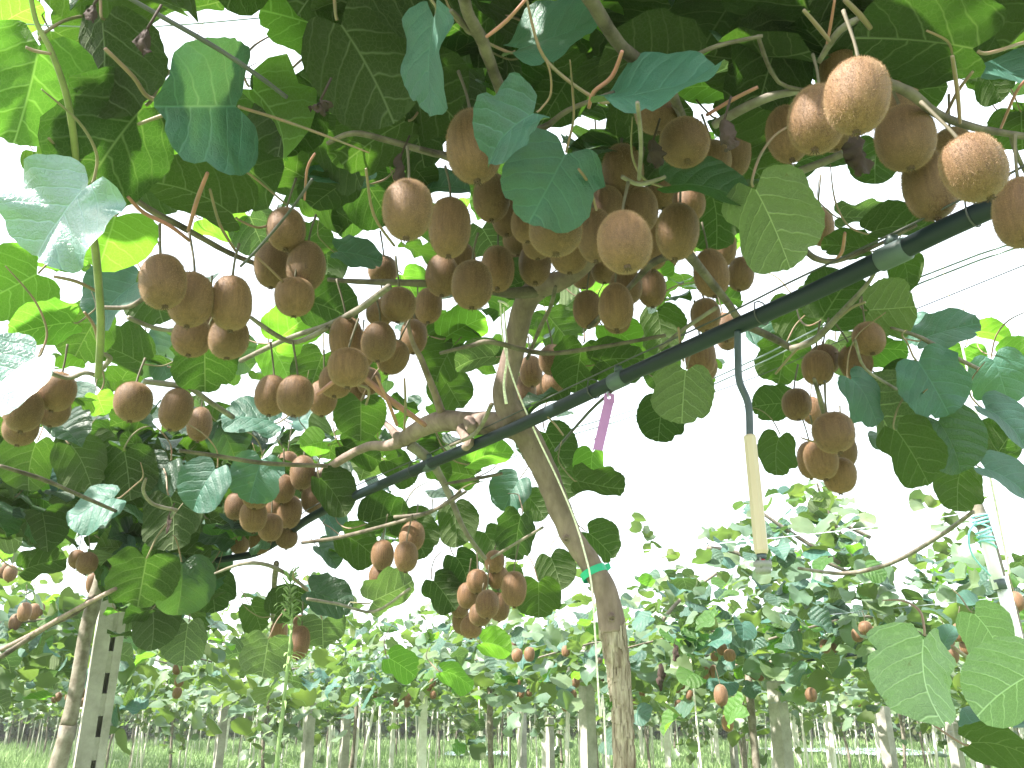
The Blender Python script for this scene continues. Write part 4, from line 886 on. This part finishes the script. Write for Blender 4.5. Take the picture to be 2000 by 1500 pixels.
# thin wires across the sky
WIRES = [([(2100,436),(1800,540),(1500,690),(1270,790),(1050,860),(830,955),(640,1010)],.70,.0016,'wire','upper strand of the blue-grey wire pair beyond the pipe'),
         ([(2100,446),(1800,552),(1500,702),(1270,802),(1050,872),(830,966),(640,1022)],.69,.0016,'wire','lower strand of the blue-grey wire pair beyond the pipe'),
         ([(2100,474),(2000,518),(1700,640),(1480,735),(1300,800),(1050,905)],.60,.0009,'darkwire','fine dark wire crossing in front of the fruit at right'),
         ([(-60,38),(100,50),(300,52),(560,30)],.85,.0009,'wire','topmost fine wire crossing the sky at top left'),([(230,158),(400,156),(560,150)],.85,.0009,'wire','short fine wire behind the dark leaf at top left'),
         ([(1150,1085),(1400,1062),(1700,1030),(2100,970)],.62,.0018,'wire','faint wire above the second row at right')]
for px, h, r, mt, lab in WIRES:
    P = [at_h(x, y, h) for x, y in px]; tag(MB().tube(P, r, 5, 3).build('trellis_wire', M[mt]), lab, 'wire', 'trellis wires in view')
for (px, w0, lab) in (([(1290,215),(1270,232),(1262,256)],.007,'x'),):
    pass

# withered leaves
def dead_leaf(x, y, w_, h_, h, lab):
    c_ = at_h(x, y, h); s = depth_r(c_, 1) * 2; r_ = random.Random(int(x)); n = 9; m = 14; vs = []
    for j in range(m + 1):
        v = j / m; tw_ = v * r_.choice((1, 1.6)) + x
        for i in range(n + 1):
            u = i / n - .5; wd = w_ * s * (math.sin(math.pi * min(.97, v * .9 + .06)) ** .6) * (1 + .5 * noise.noise(Vector((v * 5, u, x))))
            q = Vector((u * wd, (abs(u) * 1.1 - .2) * wd + .25 * wd * noise.noise(Vector((u * 6, v * 7, x))), 0))
            q = Matrix.Rotation(.8 * math.sin(tw_ * 2.2), 3, 'Z') @ q
            vs.append(c_ + q + Vector((.3 * w_ * s * noise.noise(Vector((v * 3, 1, x))), 0, (.5 - v) * h_ * s + .22 * w_ * s * noise.noise(Vector((u * 7, v * 6, x + 9))))))
    b = MB().add(vs, [(j * (n + 1) + i, j * (n + 1) + i + 1, (j + 1) * (n + 1) + i + 1, (j + 1) * (n + 1) + i) for j in range(m) for i in range(n)])
    top = c_ + Vector((0, 0, .5 * h_ * s)); b.tube([top + Vector((.008, 0, .025)), top], .0012, 5)
    tag(b.build('withered_leaf', M['dead'], off=c_), lab, 'dead leaf', 'withered leaves caught in the canopy')
dead_leaf(283, 82, 30, 62, .5, 'crinkled dark dead leaf hanging against white sky at top left')
dead_leaf(180, 25, 22, 38, .5, 'small curled dead leaf at the upper rim of a folded leaf')
dead_leaf(625, 208, 36, 30, .52, 'small withered brown leaf right of the dark green leaf')
dead_leaf(1680, 300, 52, 92, .5, 'black shrivelled leaf hanging under the top right cluster')
dead_leaf(1418, 262, 34, 70, .48, 'shrivelled brown leaf hanging over the fruit near the top')
dead_leaf(327, 1025, 12, 36, .33, 'tiny orange-brown dry leaf hanging in the left shade')
dead_leaf(1278, 300, 34, 66, .52, 'black curled leaf between the two upper middle clusters')
dead_leaf(783, 330, 24, 70, .58, 'dark dry leaf above the large pair of fruit')
dead_leaf(1315, 470, 24, 30, .6, 'small dark dry leaf behind the upper fruit')
dead_leaf(1290, 1322, 18, 52, .14, 'rusty dry leaf hanging in the second row right of the trunk')
dead_leaf(1318, 1275, 14, 32, .2, 'little brown dry leaf high in the second row')

# tall weed in front of the far rows
wd_ = empty('tall_weed', at_y(538, 1560, 1.9), 'tall thin pale green weed with a feathery top rising at lower left', 'weed')
wpts = [at_y(x, y, 1.9) for x, y in [(536,1640),(540,1500),(551,1400),(562,1300),(568,1240),(570,1190),(565,1140)]]
wpts = [Vector((wpts[0].x - .02, 1.9, 0))] + wpts; wd_.location = wpts[0]
MB().tube(wpts, [.006,.005,.0045,.004,.0034,.003,.0022,.0012], 8, 5).build('stem', M['weed'], wd_)
rw = random.Random(6); lv = []
for j in range(58):
    t = rw.random(); y = 1150 + 360 * t; x = 568 - 30 * max(0, (y - 1240) / 260); c_ = at_y(x, y, 1.9)
    L_ = rw.uniform(.03, .075) * (.6 + .6 * t); an = rw.uniform(0, 6.28); dz = rw.uniform(-.2, .8); o3 = Vector((math.cos(an), math.sin(an), 0)); t3 = Vector((-o3.y, o3.x, 0)) * .0028
    b = MB(); P = [c_, c_ + o3 * L_ * .4 + Vector((0, 0, L_ * .35 * dz)), c_ + o3 * L_ * .8 + Vector((0, 0, L_ * .3 * dz - .004)), c_ + o3 * L_ + Vector((0, 0, L_ * .1 * dz - .01))]
    b.add([P[0] - t3 * .3, P[0] + t3 * .3, P[1] + t3, P[1] - t3, P[2] + t3 * .8, P[2] - t3 * .8, P[3]], [(0, 1, 2, 3), (3, 2, 4, 5), (5, 4, 6)]); b.build('leaf', M['weed'], wd_)
fl = MB()
for j in range(90):
    y = 1120 + 90 * rw.random(); c_ = at_y(566, y, 1.9); an = rw.uniform(0, 6.28); L_ = rw.uniform(.006, .02)
    fl.tube([c_, c_ + Vector((math.cos(an) * L_, math.sin(an) * L_, L_ * .8))], [.001, .002], 4)
f_ = fl.build('flower_spike', M['weed'], wd_)
# ------------------------------------------------------------------ concrete post with slots at left
def concrete_post(loc, w_, d_, H, label, group=None, slots=False, rz=0):
    r = empty('concrete_post', loc, label, 'post', group, rz)
    b = MB()
    if slots:
        sw = w_ * .085; z = -.1; k = 0                        # two stiles with webs left between the slots
        o_ = w_ * .12
        b.box(((-w_ / 2 + o_ - sw) / 2, 0, H / 2), ((o_ - sw + w_ / 2) / 2, d_ / 2, H / 2)); b.box(((o_ + sw + w_ / 2) / 2, 0, H / 2), ((w_ / 2 - o_ - sw) / 2, d_ / 2, H / 2))
        z = .15
        while z < H:
            b.box((o_, 0, z), (sw + .002, d_ / 2 - .003, .035)); z += .135
        b.box((o_, d_ * .35, H / 2), (sw + .002, .004, H / 2 - .01))
    else:
        b.tube([(0, 0, -.1), (0, 0, H - .012), (0, 0, H)], [w_ * .66, w_ * .60, w_ * .5], 4)
        b.v = [Matrix.Rotation(.785, 3, 'Z') @ v for v in b.v]
    me = mesh('shaft', b.v, b.f, M['concrete'], False); o = obj('shaft', me, r)
    k = MB()
    for z in (H - .08, H - .12): k.tube([(-w_ * .62, 0, z), (0, -d_ * .62, z + .005), (w_ * .62, 0, z), (0, d_ * .62, z), (-w_ * .62, 0, z)], .002, 5)
    me = mesh('wire_wrap', k.v, k.f, M['wire']); obj('wire_wrap', me, r)
    return r
concrete_post((post_p.x + .02, post_p.y + .05, 0), .088, .075, CAM_H + .60, 'large slotted concrete post at lower left behind a vine trunk', 'concrete posts', True, .5)
# hand placed posts of the second row (x at the foot, y there, width in sight-line pixels, top y)
def post_at(x, y, wpx, ytop, lab, real=.09, cat='concrete posts'):
    Y = real * F / wpx * .94; p = at_y(x, y, Y); top = at_y(x, ytop, Y)
    concrete_post((p.x, Y, 0), real, real, max(1.2, top.z), lab, cat, False, .6)
post_at(1150, 1500, 23, 1240, 'tall white concrete post just left of the middle trunk')
post_at(598, 1500, 17, 1365, 'slim pale concrete post below the weed at lower left')
post_at(1532, 1500, 27, 1330, 'thick grey post in shade below the single orange fruit')
post_at(670, 1500, 15, 1395, 'pale concrete post second right of the tall weed')
post_at(425, 1500, 15, 1360, 'grey post between the slotted post and the weed')
post_at(1740, 1500, 20, 1340, 'dark leaning grey post under the big pale leaf')
post_at(1872, 1500, 18, 1410, 'light concrete post near the right edge with banded top')
post_at(1075, 1500, 12, 1400, 'short bright post left of the tall white post')
post_at(1436, 1500, 11, 1420, 'thin bright post under the lowest hanging fruit')
post_at(1020, 1500, 13, 1385, 'pale post behind the thin crooked vine trunk')

# ------------------------------------------------------------------ vines of the far rows
rv = random.Random(99)
def canopy_mats(n, hx, hy, zlo, zhi, seed, shoots=0, smin=.10, smax=.15):
    """leaf matrices of one pergola vine in its own frame: x along the row, y across"""
    r = random.Random(seed); out = []
    for i in range(n):
        x = r.uniform(-hx, hx); y = r.gauss(0, hy * .55); y = max(-hy, min(hy, y))
        edge = abs(y) / hy
        cz = (zlo + zhi) / 2 - .03 + .10 * noise.noise(Vector((x * 1.6, y * 1.6, seed)))
        z = cz + r.gauss(0, 1) * (zhi - zlo) * .27 - max(0, edge - .5) * r.random() * .6
        n_ = Vector((r.gauss(0, .55), r.gauss(0, .55) + .5 * edge * (1 if y > 0 else -1), 1)).normalized()
        a = r.uniform(0, 6.283); t = Vector((math.cos(a), math.sin(a), -.4)); t = (t - n_ * t.dot(n_)).normalized()
        out.append(Matrix.Translation((x, y, z)) @ Matrix((t.cross(n_), t, n_)).transposed().to_4x4() @ Matrix.Scale(r.uniform(smin, smax), 4))
    for s in range(shoots):                                  # upright leafy shoots above the wires
        bx, by = r.uniform(-hx, hx), r.uniform(-hy * .7, hy * .7); L_ = r.uniform(.25, .75); dx, dy = r.gauss(0, .3), r.gauss(0, .3)
        for k in range(int(L_ * 26)):
            t0 = k / (L_ * 26); p = Vector((bx + dx * t0, by + dy * t0, zhi + L_ * t0)) + Vector((r.gauss(0, .045), r.gauss(0, .045), 0))
            n_ = Vector((r.gauss(0, .7), r.gauss(0, .7), 1)).normalized(); a = r.uniform(0, 6.283); t = Vector((math.cos(a), math.sin(a), -.2)); t = (t - n_ * t.dot(n_)).normalized()
            out.append(Matrix.Translation(p) @ Matrix((t.cross(n_), t, n_)).transposed().to_4x4() @ Matrix.Scale(r.uniform(.08, .12), 4))
    return out
def skirt(n, seed):
    """shoots and leaves that hang below the roof of a far vine"""
    r = random.Random(seed); out = []
    while len(out) < n:
        bx, by = r.uniform(-1.4, 1.4), r.uniform(-1.6, 1.6); L_ = r.uniform(.2, 1.0) ** 1.4 * .9
        for k in range(int(4 + L_ * 16)):
            p = Vector((bx + r.gauss(0, .07), by + r.gauss(0, .07), ZLO + .05 - L_ * r.random()))
            n_ = Vector((r.gauss(0, .8), r.gauss(0, .8), .7)).normalized(); a = r.uniform(0, 6.283); t = Vector((math.cos(a), math.sin(a), -.6)); t = (t - n_ * t.dot(n_)).normalized()
            out.append(Matrix.Translation(p) @ Matrix((t.cross(n_), t, n_)).transposed().to_4x4() @ Matrix.Scale(r.uniform(.09, .14), 4))
    return out
ZLO, ZHI = CAM_H + .15, CAM_H + .60
FAR_ME = []
for v in range(4):
    me = join_leaves('foliage', canopy_mats(1150, 1.45, 1.75, ZLO, ZHI, 40 + v, 9) + skirt(90, v), M['far'], None, lod='low'); FAR_ME.append(me)
TINY_ME = [join_leaves('foliage', canopy_mats(950, 1.45, 1.8, ZLO - .03, ZHI, 60 + v, 5, .12, .17) + skirt(80, v + 9), M['far'], None, lod='tiny') for v in range(3)]
def wood(seed, near):
    r = random.Random(seed); H = CAM_H + .25; lean = r.uniform(-.1, .1)
    t = MB().tube([(0, 0, -.05), (lean * .3 + r.uniform(-.03, .03), r.uniform(-.03, .03), .5), (lean + r.uniform(-.04, .04), r.uniform(-.04, .04), 1.0), (lean * 1.3, 0, H)], [.036, .028, .026, .024], 9 if near else 6, 3, rough=.1, lump=.2, seed=seed)
    tm = mesh('trunk', t.v, t.f, M['greycane'])
    c = MB().tube([(-1.3, 0, H + .1), (-.6, .02, H + .06), (lean * 1.3, 0, H)], [.012, .018, .022], 7, 3, lump=.2, seed=seed).tube([(1.3, .03, H + .1), (.6, -.02, H + .06), (lean * 1.3, 0, H)], [.012, .018, .022], 7, 3, lump=.2, seed=seed)
    cm = mesh('cordon', c.v, c.f, M['bark']); cs = []
    for k in range(7):
        x = -1.2 + k * .4; s = 1 if k % 2 else -1; b = MB().tube([(x, 0, H + .08), (x + r.uniform(-.1, .1), s * .7, H + .16), (x + r.uniform(-.2, .2), s * 1.5, H + .02)], [.009, .007, .005], 5, 3, lump=.2, seed=k)
        cs.append(mesh('cane', b.v, b.f, M['greycane']))
    return tm, cm, cs
WOOD = [wood(s, True) for s in range(5)]
ang = math.atan2(RU.y, RU.x)
vines = []
for k in range(0, 15):
    for j in range(-30, 34):
        t = j * 2.75 + (k * 1.13 % 2.75)
        p = RN * (4.35 * k) + RU * t
        p = Vector((p.x + rv.uniform(-.15, .15), p.y + rv.uniform(-.1, .1), 0))
        if p.y < 3.6: continue
        if abs(p.x) > p.y * .62 + 2.2: continue
        if p.length > 43: continue
        if k == 0 and p.y < 4.6: continue
        vines.append((p.length, p, k))
vines.sort(key=lambda a: a[0])
places = ['nearest the lens right of the sprinkler', 'behind the slotted post at left', 'behind the hanging bunch and tall white post', 'beyond the weed at lower left']
near_n = 0; seen_labels = {}
for n, (dist, p, k) in enumerate(vines):
    near = dist < 9.5; x_, _, _ = to_px((p.x, p.y, 1.2))
    if near: lab = 'second row kiwi vine with grey trunk rising %s' % ('at the far left of the picture' if x_ < 250 else 'left of the tall weed' if x_ < 560 else 'between the weed and the middle trunk' if x_ < 1150 else 'right of the middle trunk' if x_ < 1500 else 'below the hanging sprinkler' if x_ < 1700 else 'at the right edge of the picture'); grp = 'vines of the second row'
    else: lab = 'slender kiwi vine trunk under its leafy roof in the far rows'; grp = 'kiwi vines of the far rows'
    if near:
        seen_labels[lab] = seen_labels.get(lab, 0) + 1
        if seen_labels[lab] > 1: lab = lab.replace('second row kiwi vine with grey trunk', 'second row vine trunk') + ', %s behind' % ['', '', 'one farther', 'two farther', 'three farther', 'four farther'][min(5, seen_labels[lab])]
    r = empty('kiwi_vine', p, lab, 'vine', grp, ang + (math.pi if rv.random() < .5 else 0))
    tm, cm, cs = WOOD[n % 5]
    obj('trunk', tm, r)
    if dist < 26: obj('cordon', cm, r)
    if dist < 13:
        for c_ in cs: obj('cane', c_, r)
    if near:
        mats = canopy_mats(1150, 1.45, 1.75, ZLO, ZHI, 200 + n, 14 if x_ > 1300 else 8) + skirt(12, n)
        rot = Matrix.Rotation(r.rotation_euler.z, 4, 'Z')
        ww = [((Matrix.Translation(p) @ rot @ m_).translation, i) for i, m_ in enumerate(mats)]
        ww.sort(key=lambda a: (a[0] - CAM).length)
        # keep the alley of sky open above the second row
        pick = [i for _, i in ww[:296]]; ps = set(pick)
        for i in pick:
            me, z0 = get_leaf(i % 12, rv.choices(['far', 'top', 'pale', 'young'], [.5, .2, .2, .1])[0], 'mid')
            o = bpy.data.objects.new('leaf', me); C.objects.link(o); o.parent = r; o.matrix_basis = mats[i]
        o = obj('foliage', join_leaves('foliage', [m_ for i, m_ in enumerate(mats) if i not in ps], M['far'], None), r); o['kind'] = 'stuff'
    else:
        o = obj('foliage', FAR_ME[n % 4] if dist < 22 else TINY_ME[n % 3], r); o['kind'] = 'stuff'
print('vines', len(vines), 'near', sum(1 for v in vines if v[0] < 9.5), {k.name: v for k, v in count.items()})

# stakes and concrete posts between them
pm = MB(); pm.tube([(0, 0, -.1), (0, 0, CAM_H + .35)], [.055, .05], 4); POST_ME = mesh('far_post', pm.v, pm.f, M['stake'], False)
sm = MB(); sm.tube([(0, 0, -.1), (.01, 0, .8), (0, 0, CAM_H + .35)], [.016, .015, .013], 6); STAKE_ME = mesh('far_stake', sm.v, sm.f, M['stake'])
tmn = MB(); tmn.tube([(0, 0, -.02), (0, 0, CAM_H + .4)], [.005, .005], 4); STR_ME = mesh('hanging_string', tmn.v, tmn.f, M['twine'])
for n, (dist, p, k) in enumerate(vines):
    if n % 2 == 0 and dist > 7:
        o = obj('trellis_post', POST_ME, loc=p + RU * 1.3 + Vector((0, 0, 0))); o.rotation_euler = (rv.gauss(0, .015), rv.gauss(0, .015), rv.uniform(0, 1.5))
        tag(o, 'pale concrete trellis post among the trunks of the far rows', 'post', 'trellis posts of the far rows')
    for s in range(3 if 8 < dist < 32 else 1):
        o = obj('vine_stake', STAKE_ME, loc=p + RU * rv.uniform(-1.2, 1.2) + RN * rv.uniform(-.25, .25)); o.rotation_euler = (rv.gauss(0, .05), rv.gauss(0, .05), rv.uniform(0, 6))
        tag(o, 'thin pale stake standing among the trunks of the far rows', 'stake', 'vine stakes of the far rows')
for n, (dist, p, k) in enumerate(vines):
    if dist < 24 and n % 1 == 0:
        o = obj('hanging_string', STR_ME, loc=p + RU * rv.uniform(-1.2, 1.2) + RN * rv.uniform(-.8, .8)); o.rotation_euler = (rv.gauss(0, .03), rv.gauss(0, .03), 0)
        tag(o, 'thin white string stretched from the wires down to the ground in the far rows', 'string', 'white strings of the far rows')
nf = 0
for n, (dist, p, k) in enumerate(vines):
    if dist > 11: continue
    for c in range(4):
        cx, cy = rv.uniform(-1.3, 1.3), rv.uniform(-1.3, 1.3)
        for q in range(rv.choice((2, 3, 4, 5))):
            w_ = Vector((cx + rv.gauss(0, .05), cy + rv.gauss(0, .05), ZLO - .02 + rv.gauss(0, .05)))
            if to_px(p + RU * w_.x + RN * w_.y + Vector((0, 0, w_.z)))[2] < 3.4: continue
            o = obj('kiwifruit', FM[q % 5][0], loc=p + RU * w_.x + RN * w_.y + Vector((0, 0, w_.z)))
            o.scale = (.05, .05, .063); o.rotation_euler = (rv.gauss(0, .15), rv.gauss(0, .15), 0); nf += 1
            tag(o, 'small brown kiwifruit hanging in deep shade under the roof of the rows behind', 'kiwifruit', 'kiwifruit of the rows behind')
print('far fruit', nf)
# trellis wires and the second row's pipe
for k in range(1, 6):
    for off, hh in ((-.9, .40), (.9, .40)):
        a = RN * (4.35 * k + off); b = MB()
        b.tube([a + RU * t + Vector((0, 0, CAM_H + hh)) for t in (-12, -4, 4, 12, 20, 30, 44)], .0022 if k > 1 else .0018, 5)
        tag(b.build('trellis_wire', M['wire'], off=a + Vector((0, 0, CAM_H + hh))), 'galvanised wire strung along vine row %s beyond the trunk, %s side' % (['two', 'three', 'four', 'five', 'six'][k - 1], 'near' if off < 0 else 'far'), 'wire', 'trellis wires of the far rows')
P2 = [at_y(x, y, Y) for x, y, Y in [(1000,1318,7.6),(1090,1306,7.2),(1200,1300,6.8),(1320,1298,6.3),(1500,1294,5.9),(1640,1282,5.5),(1760,1262,5.1),(1960,1235,4.7),(2150,1200,4.3)]]
tag(MB().tube(P2, .0115, 10, 3).build('irrigation_pipe', M['pipe'], off=P2[3]), 'second black pipe running level under the row behind the trunk', 'pipe')
# things on the ground far off
k = MB(); c_ = at_y(256, 1447, 14.0); k.box(c_, (.13, .1, .2)); k.box(c_ + Vector((0, 0, .205)), (.14, .11, .012)); k.box(c_ + Vector((0, -.103, .08)), (.06, .006, .02))
c0 = Vector((c_.x, c_.y, 0)); b = MB(); b.v = [v + Vector((0, 0, -c_.z + .25)) for v in k.v]; b.f = k.f
tag(b.build('storage_crate', M['crate'], off=c0), 'small bright blue crate standing far off among the trunks', 'crate')
for j, (x, y, L_, lab) in enumerate([(1860, 1478, 4.5, 'pale blue ground sheet between the trunks at lower right'), (930, 1478, 1.2, 'white strip of ground sheet behind the middle rows'), (1640, 1470, 3., 'pale ground sheet left of the lower right posts')]):
    Y = CAM_H / -ray(x, y).z * ray(x, y).y; c_ = at_y(x, y, Y); b = MB(); n = 14; vs = []
    for i in range(n + 1):
        for s in (0, 1, 2): vs.append((c_.x + (i / n - .5) * L_ * 1.6, c_.y + (s - 1) * 1.2 + .25 * math.sin(i * 1.7), .10 + .06 * noise.noise(Vector((i * .7, s, j)))))
    b.add(vs, [(i * 3 + s, i * 3 + s + 3, i * 3 + s + 4, i * 3 + s + 1) for i in range(n) for s in (0, 1)])
    tag(b.build('ground_sheet', M['sheet'], off=c_ * Vector((1, 1, 0)) if False else Vector((c_.x, c_.y, .05))), lab, 'ground sheet')

# leafy hump of the second row at right, each leaf a part of the vine it grows from
row2 = [o for o in C.objects if o.get('group') == 'vines of the second row']
def near_vine(p): return min(row2, key=lambda o: (o.location - Vector((p.x, p.y, 0))).length)
HUMP = [[(1395,1010),(1470,960),(1560,960),(1600,925),(1660,975),(1700,1010),(1690,1080),(1800,1090),(1900,1060),(2020,1080),(2020,1260),(1700,1270),(1250,1290),(1215,1180),(1250,1130),(1340,1115)],
        [(440,1190),(520,1150),(640,1130),(700,1180),(900,1200),(1120,1180),(1180,1250),(1180,1310),(480,1320)]]
rh = random.Random(77); nh = 0; tries = 0
while nh < 640 and tries < 14000:
    tries += 1
    hp = rh.random() < .66
    x = rh.uniform(1215, 2020) if hp else rh.uniform(440, 1180); y = rh.uniform(925, 1290) if hp else rh.uniform(1130, 1350)
    if not inpoly(x, y, HUMP[0 if hp else 1]): continue
    d = rh.uniform(3.7, 5.4) if hp else rh.uniform(4.4, 6.5); p = CAM + ray(x, y) * d
    n_ = Vector((rh.gauss(0, .6), rh.gauss(0, .6) - .35, 1)).normalized(); a = rh.uniform(0, 6.283); t = Vector((math.cos(a), math.sin(a), -.5)); t = (t - n_ * t.dot(n_)).normalized()
    par = near_vine(p); me, z0 = get_leaf(rh.randrange(12), rh.choices(['far', 'top', 'pale', 'young'], [.4, .2, .3, .1])[0], 'mid')
    o = bpy.data.objects.new('leaf', me); C.objects.link(o); o.parent = par
    o.matrix_world = Matrix.Translation(p) @ Matrix((t.cross(n_), t, n_)).transposed().to_4x4() @ Matrix.Scale(rh.uniform(.075, .125), 4)
    q = Matrix.Rotation(-par.rotation_euler.z, 4, 'Z') @ Matrix.Translation(-par.location) @ o.matrix_world
    o.matrix_basis = q
    nh += 1
for px, Y in [([(1690,1120),(1640,1040),(1610,985),(1595,940)], 4.2), ([(1640,1100),(1560,1050),(1500,1010),(1470,985)], 4.3), ([(1500,1095),(1560,1080),(1640,1110),(1700,1135)], 4.1), ([(1380,1070),(1440,1080),(1500,1120)], 4.4), ([(1700,1050),(1640,1020),(1600,1000)], 4.6), ([(1280,1230),(1330,1170),(1400,1120)], 4.6)]:
    P = [at_y(x, y, Y) for x, y in px]; par = near_vine(P[0])
    b = MB().tube(P, [.012, .010, .008, .005][:len(P)], 7, 4, lump=.2); me = mesh('cane', b.v, b.f, M['greycane'])
    o = obj('cane', me, par); o.matrix_basis = Matrix.Rotation(-par.rotation_euler.z, 4, 'Z') @ Matrix.Translation(-par.location)

# windbreak at the far end of the orchard
r = np.random.default_rng(8); n = 52000
th = (r.random(n) - .5) * 1.5; rad_ = 44 + r.random(n) * 4; Hh = 2.2 + .25 * np.sin(th * 40) + .3 * np.sin(th * 17 + 1)
P = np.stack([rad_ * np.sin(th), rad_ * np.cos(th), r.random(n) ** .8 * Hh], 1)
A = r.normal(size=(n, 3)); A /= np.linalg.norm(A, axis=1)[:, None]; B = np.cross(A, r.normal(size=(n, 3))); B /= np.linalg.norm(B, axis=1)[:, None]
s = (.12 + .12 * r.random(n))[:, None]
V = np.stack([P - A * s, P - B * s * .7, P + A * s, P + B * s * .7], 1).reshape(-1, 3)
me = bpy.data.meshes.new('hedge'); me.vertices.add(n * 4); me.vertices.foreach_set('co', V.ravel()); me.loops.add(n * 4); me.loops.foreach_set('vertex_index', np.arange(n * 4))
me.polygons.add(n); me.polygons.foreach_set('loop_start', np.arange(n) * 4); me.polygons.foreach_set('loop_total', np.full(n, 4)); me.update(); me.materials.append(M['far'])
tag(obj('hedge', me), 'pale leafy hedge closing the orchard far behind the trunks', 'hedge', kind='stuff')

# thin haze volume, added to pale the far rows
hz = MB(); hz.box((0, 24, 2.2), (70, 54, 3.4)); hzm, hzt = newmat('haze'); vp = hzt.nodes.new('ShaderNodeVolumePrincipled')
vp.inputs['Density'].default_value = .0022; vp.inputs['Color'].default_value = (.97, 1, .98, 1); vp.inputs['Anisotropy'].default_value = .2
oo = hzt.nodes.new('ShaderNodeOutputMaterial'); hzt.links.new(vp.outputs[0], oo.inputs['Volume'])
tag(obj('haze', mesh('haze', hz.v, hz.f, hzm, False)), 'thin pale haze between the vine rows', 'haze', kind='stuff')
